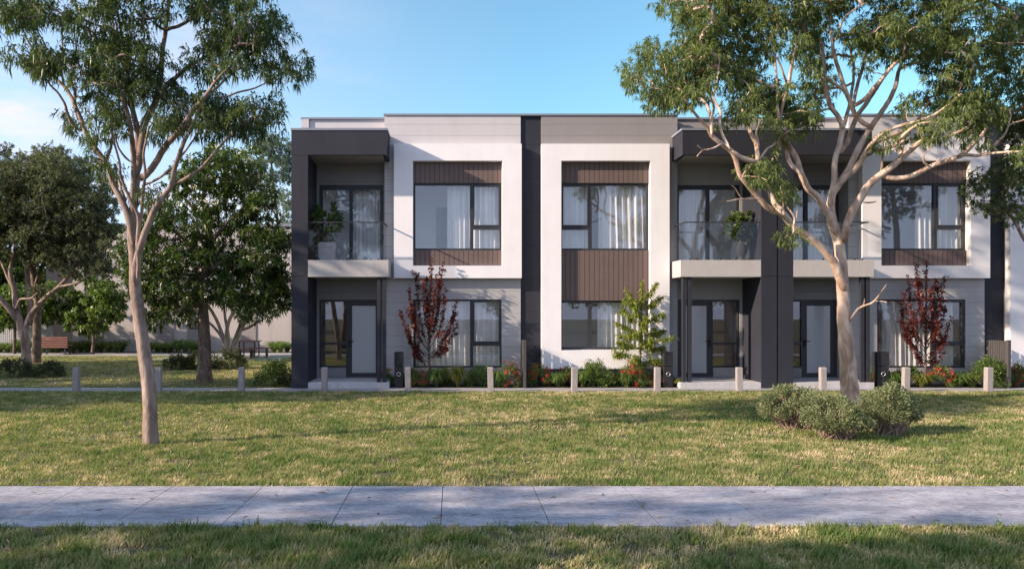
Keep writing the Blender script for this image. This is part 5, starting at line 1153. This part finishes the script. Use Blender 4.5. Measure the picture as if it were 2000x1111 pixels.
xl = lambda y: -(VX + 60) * y / F - 3.2
xr = lambda y: (2000 - VX + 60) * y / F + 3.2
def bare(x, y, rng):
    d1 = ((x - X(262, 6.5)) / 0.34) ** 2 + ((y - 6.52) / 0.14) ** 2; d2 = ((x - X(325, 6.95)) / 0.25) ** 2 + ((y - 6.95) / 0.06) ** 2; d3 = ((x - X(1105, 6.35)) / 0.2) ** 2 + ((y - 6.4) / 0.08) ** 2
    return (np.minimum(np.minimum(d1, d2), d3) < 1 + 0.6 * (rng.random(len(x)) - 0.5)) & (rng.random(len(x)) < 0.93)
NG = 0
NG += grass('verge_grass', 'longer uneven grass in front of the footpath', 5.4, y0 - 0.005, 6500, 0.03, 0.115, 0.011, 71, xl, xr, 0.58, bare, True)
NG += grass('lawn_grass', 'short patchy green and straw lawn beyond the footpath', y1 + 0.005, 12.2, 4600, 0.02, 0.085, 0.014, 72, xl, xr, 0.56)
NG += grass('lawn_grass', 'short patchy lawn up to the line of bollards', 12.2, 19.27, 2300, 0.022, 0.09, 0.019, 73, xl, xr, 0.56)
NG += grass('park_grass', 'short straw tinted lawn among the park trees', 20.17, 34.2, 620, 0.03, 0.075, 0.022, 74, lambda y: xl(y) - 3, lambda y: -4.7 - 0 * y, 0.62)
print('grass blades', NG)

# fallen sticks and small weeds on the lawn
sk = MB(); Ys = YG(806)
for pts in ([(325, 800), (340, 806), (352, 809), (366, 808), (386, 811)], [(366, 808), (378, 806), (384, 803)]):
    sk.tube(smooth_line([(*P(px, py, YG(py + 1)),) for px, py in pts], 0.05), 0.012, 6)
tag(sk.build('fallen_branch', M['shrubwood'], smooth=True), 'thin fallen branch lying on the lawn right of the left gum trunk', 'branch')
sk = MB().tube(smooth_line([P(425, 806, YG(808)), P(430, 810, YG(811)), P(441, 809, YG(810)), P(452, 812, YG(813))], 0.05), 0.007, 5)
tag(sk.build('fallen_twig', M['shrubwood'], smooth=True), 'small fallen twig on the lawn right of the longer fallen branch', 'twig')

# dry gum leaves fallen on the lawn and path
rng_ = np.random.default_rng(77); n_ = 900
yy_ = np.concatenate([rng_.uniform(5.8, 18.8, n_ - 60), rng_.uniform(7.3, 8.8, 60)]); xx_ = xl(yy_) + rng_.random(n_) * (xr(yy_) - xl(yy_))
on_ = (yy_ > y0) & (yy_ < y1); keep_ = ~on_ | (rng_.random(n_) < 0.5); xx_, yy_, on_ = xx_[keep_], yy_[keep_], on_[keep_]; n_ = len(xx_)
zz_ = np.where(on_, 0.026, 0.05); a_ = rng_.uniform(0, 6.28, n_)
V, Fc = leaves(np.stack([xx_, yy_, zz_], 1), np.stack([np.cos(a_), np.sin(a_), rng_.normal(0, 0.12, n_) * ~on_], 1), rng_.uniform(0.07, 0.13, n_), rng_.uniform(0.015, 0.026, n_), np.zeros((n_, 1)), rng_, 0.05)
M['dryleaf'] = leaf_mat('dry_fallen_leaf', (0.10, 0.055, 0.03), (0.34, 0.24, 0.14), 0.1, 0.7)
tag(np_mesh('leaf_litter', V, [Fc], M['dryleaf'], tint=np.repeat(rng_.random(n_), 4)), 'dry brown leaves scattered over the lawn and footpath', 'leaf litter', kind='stuff')
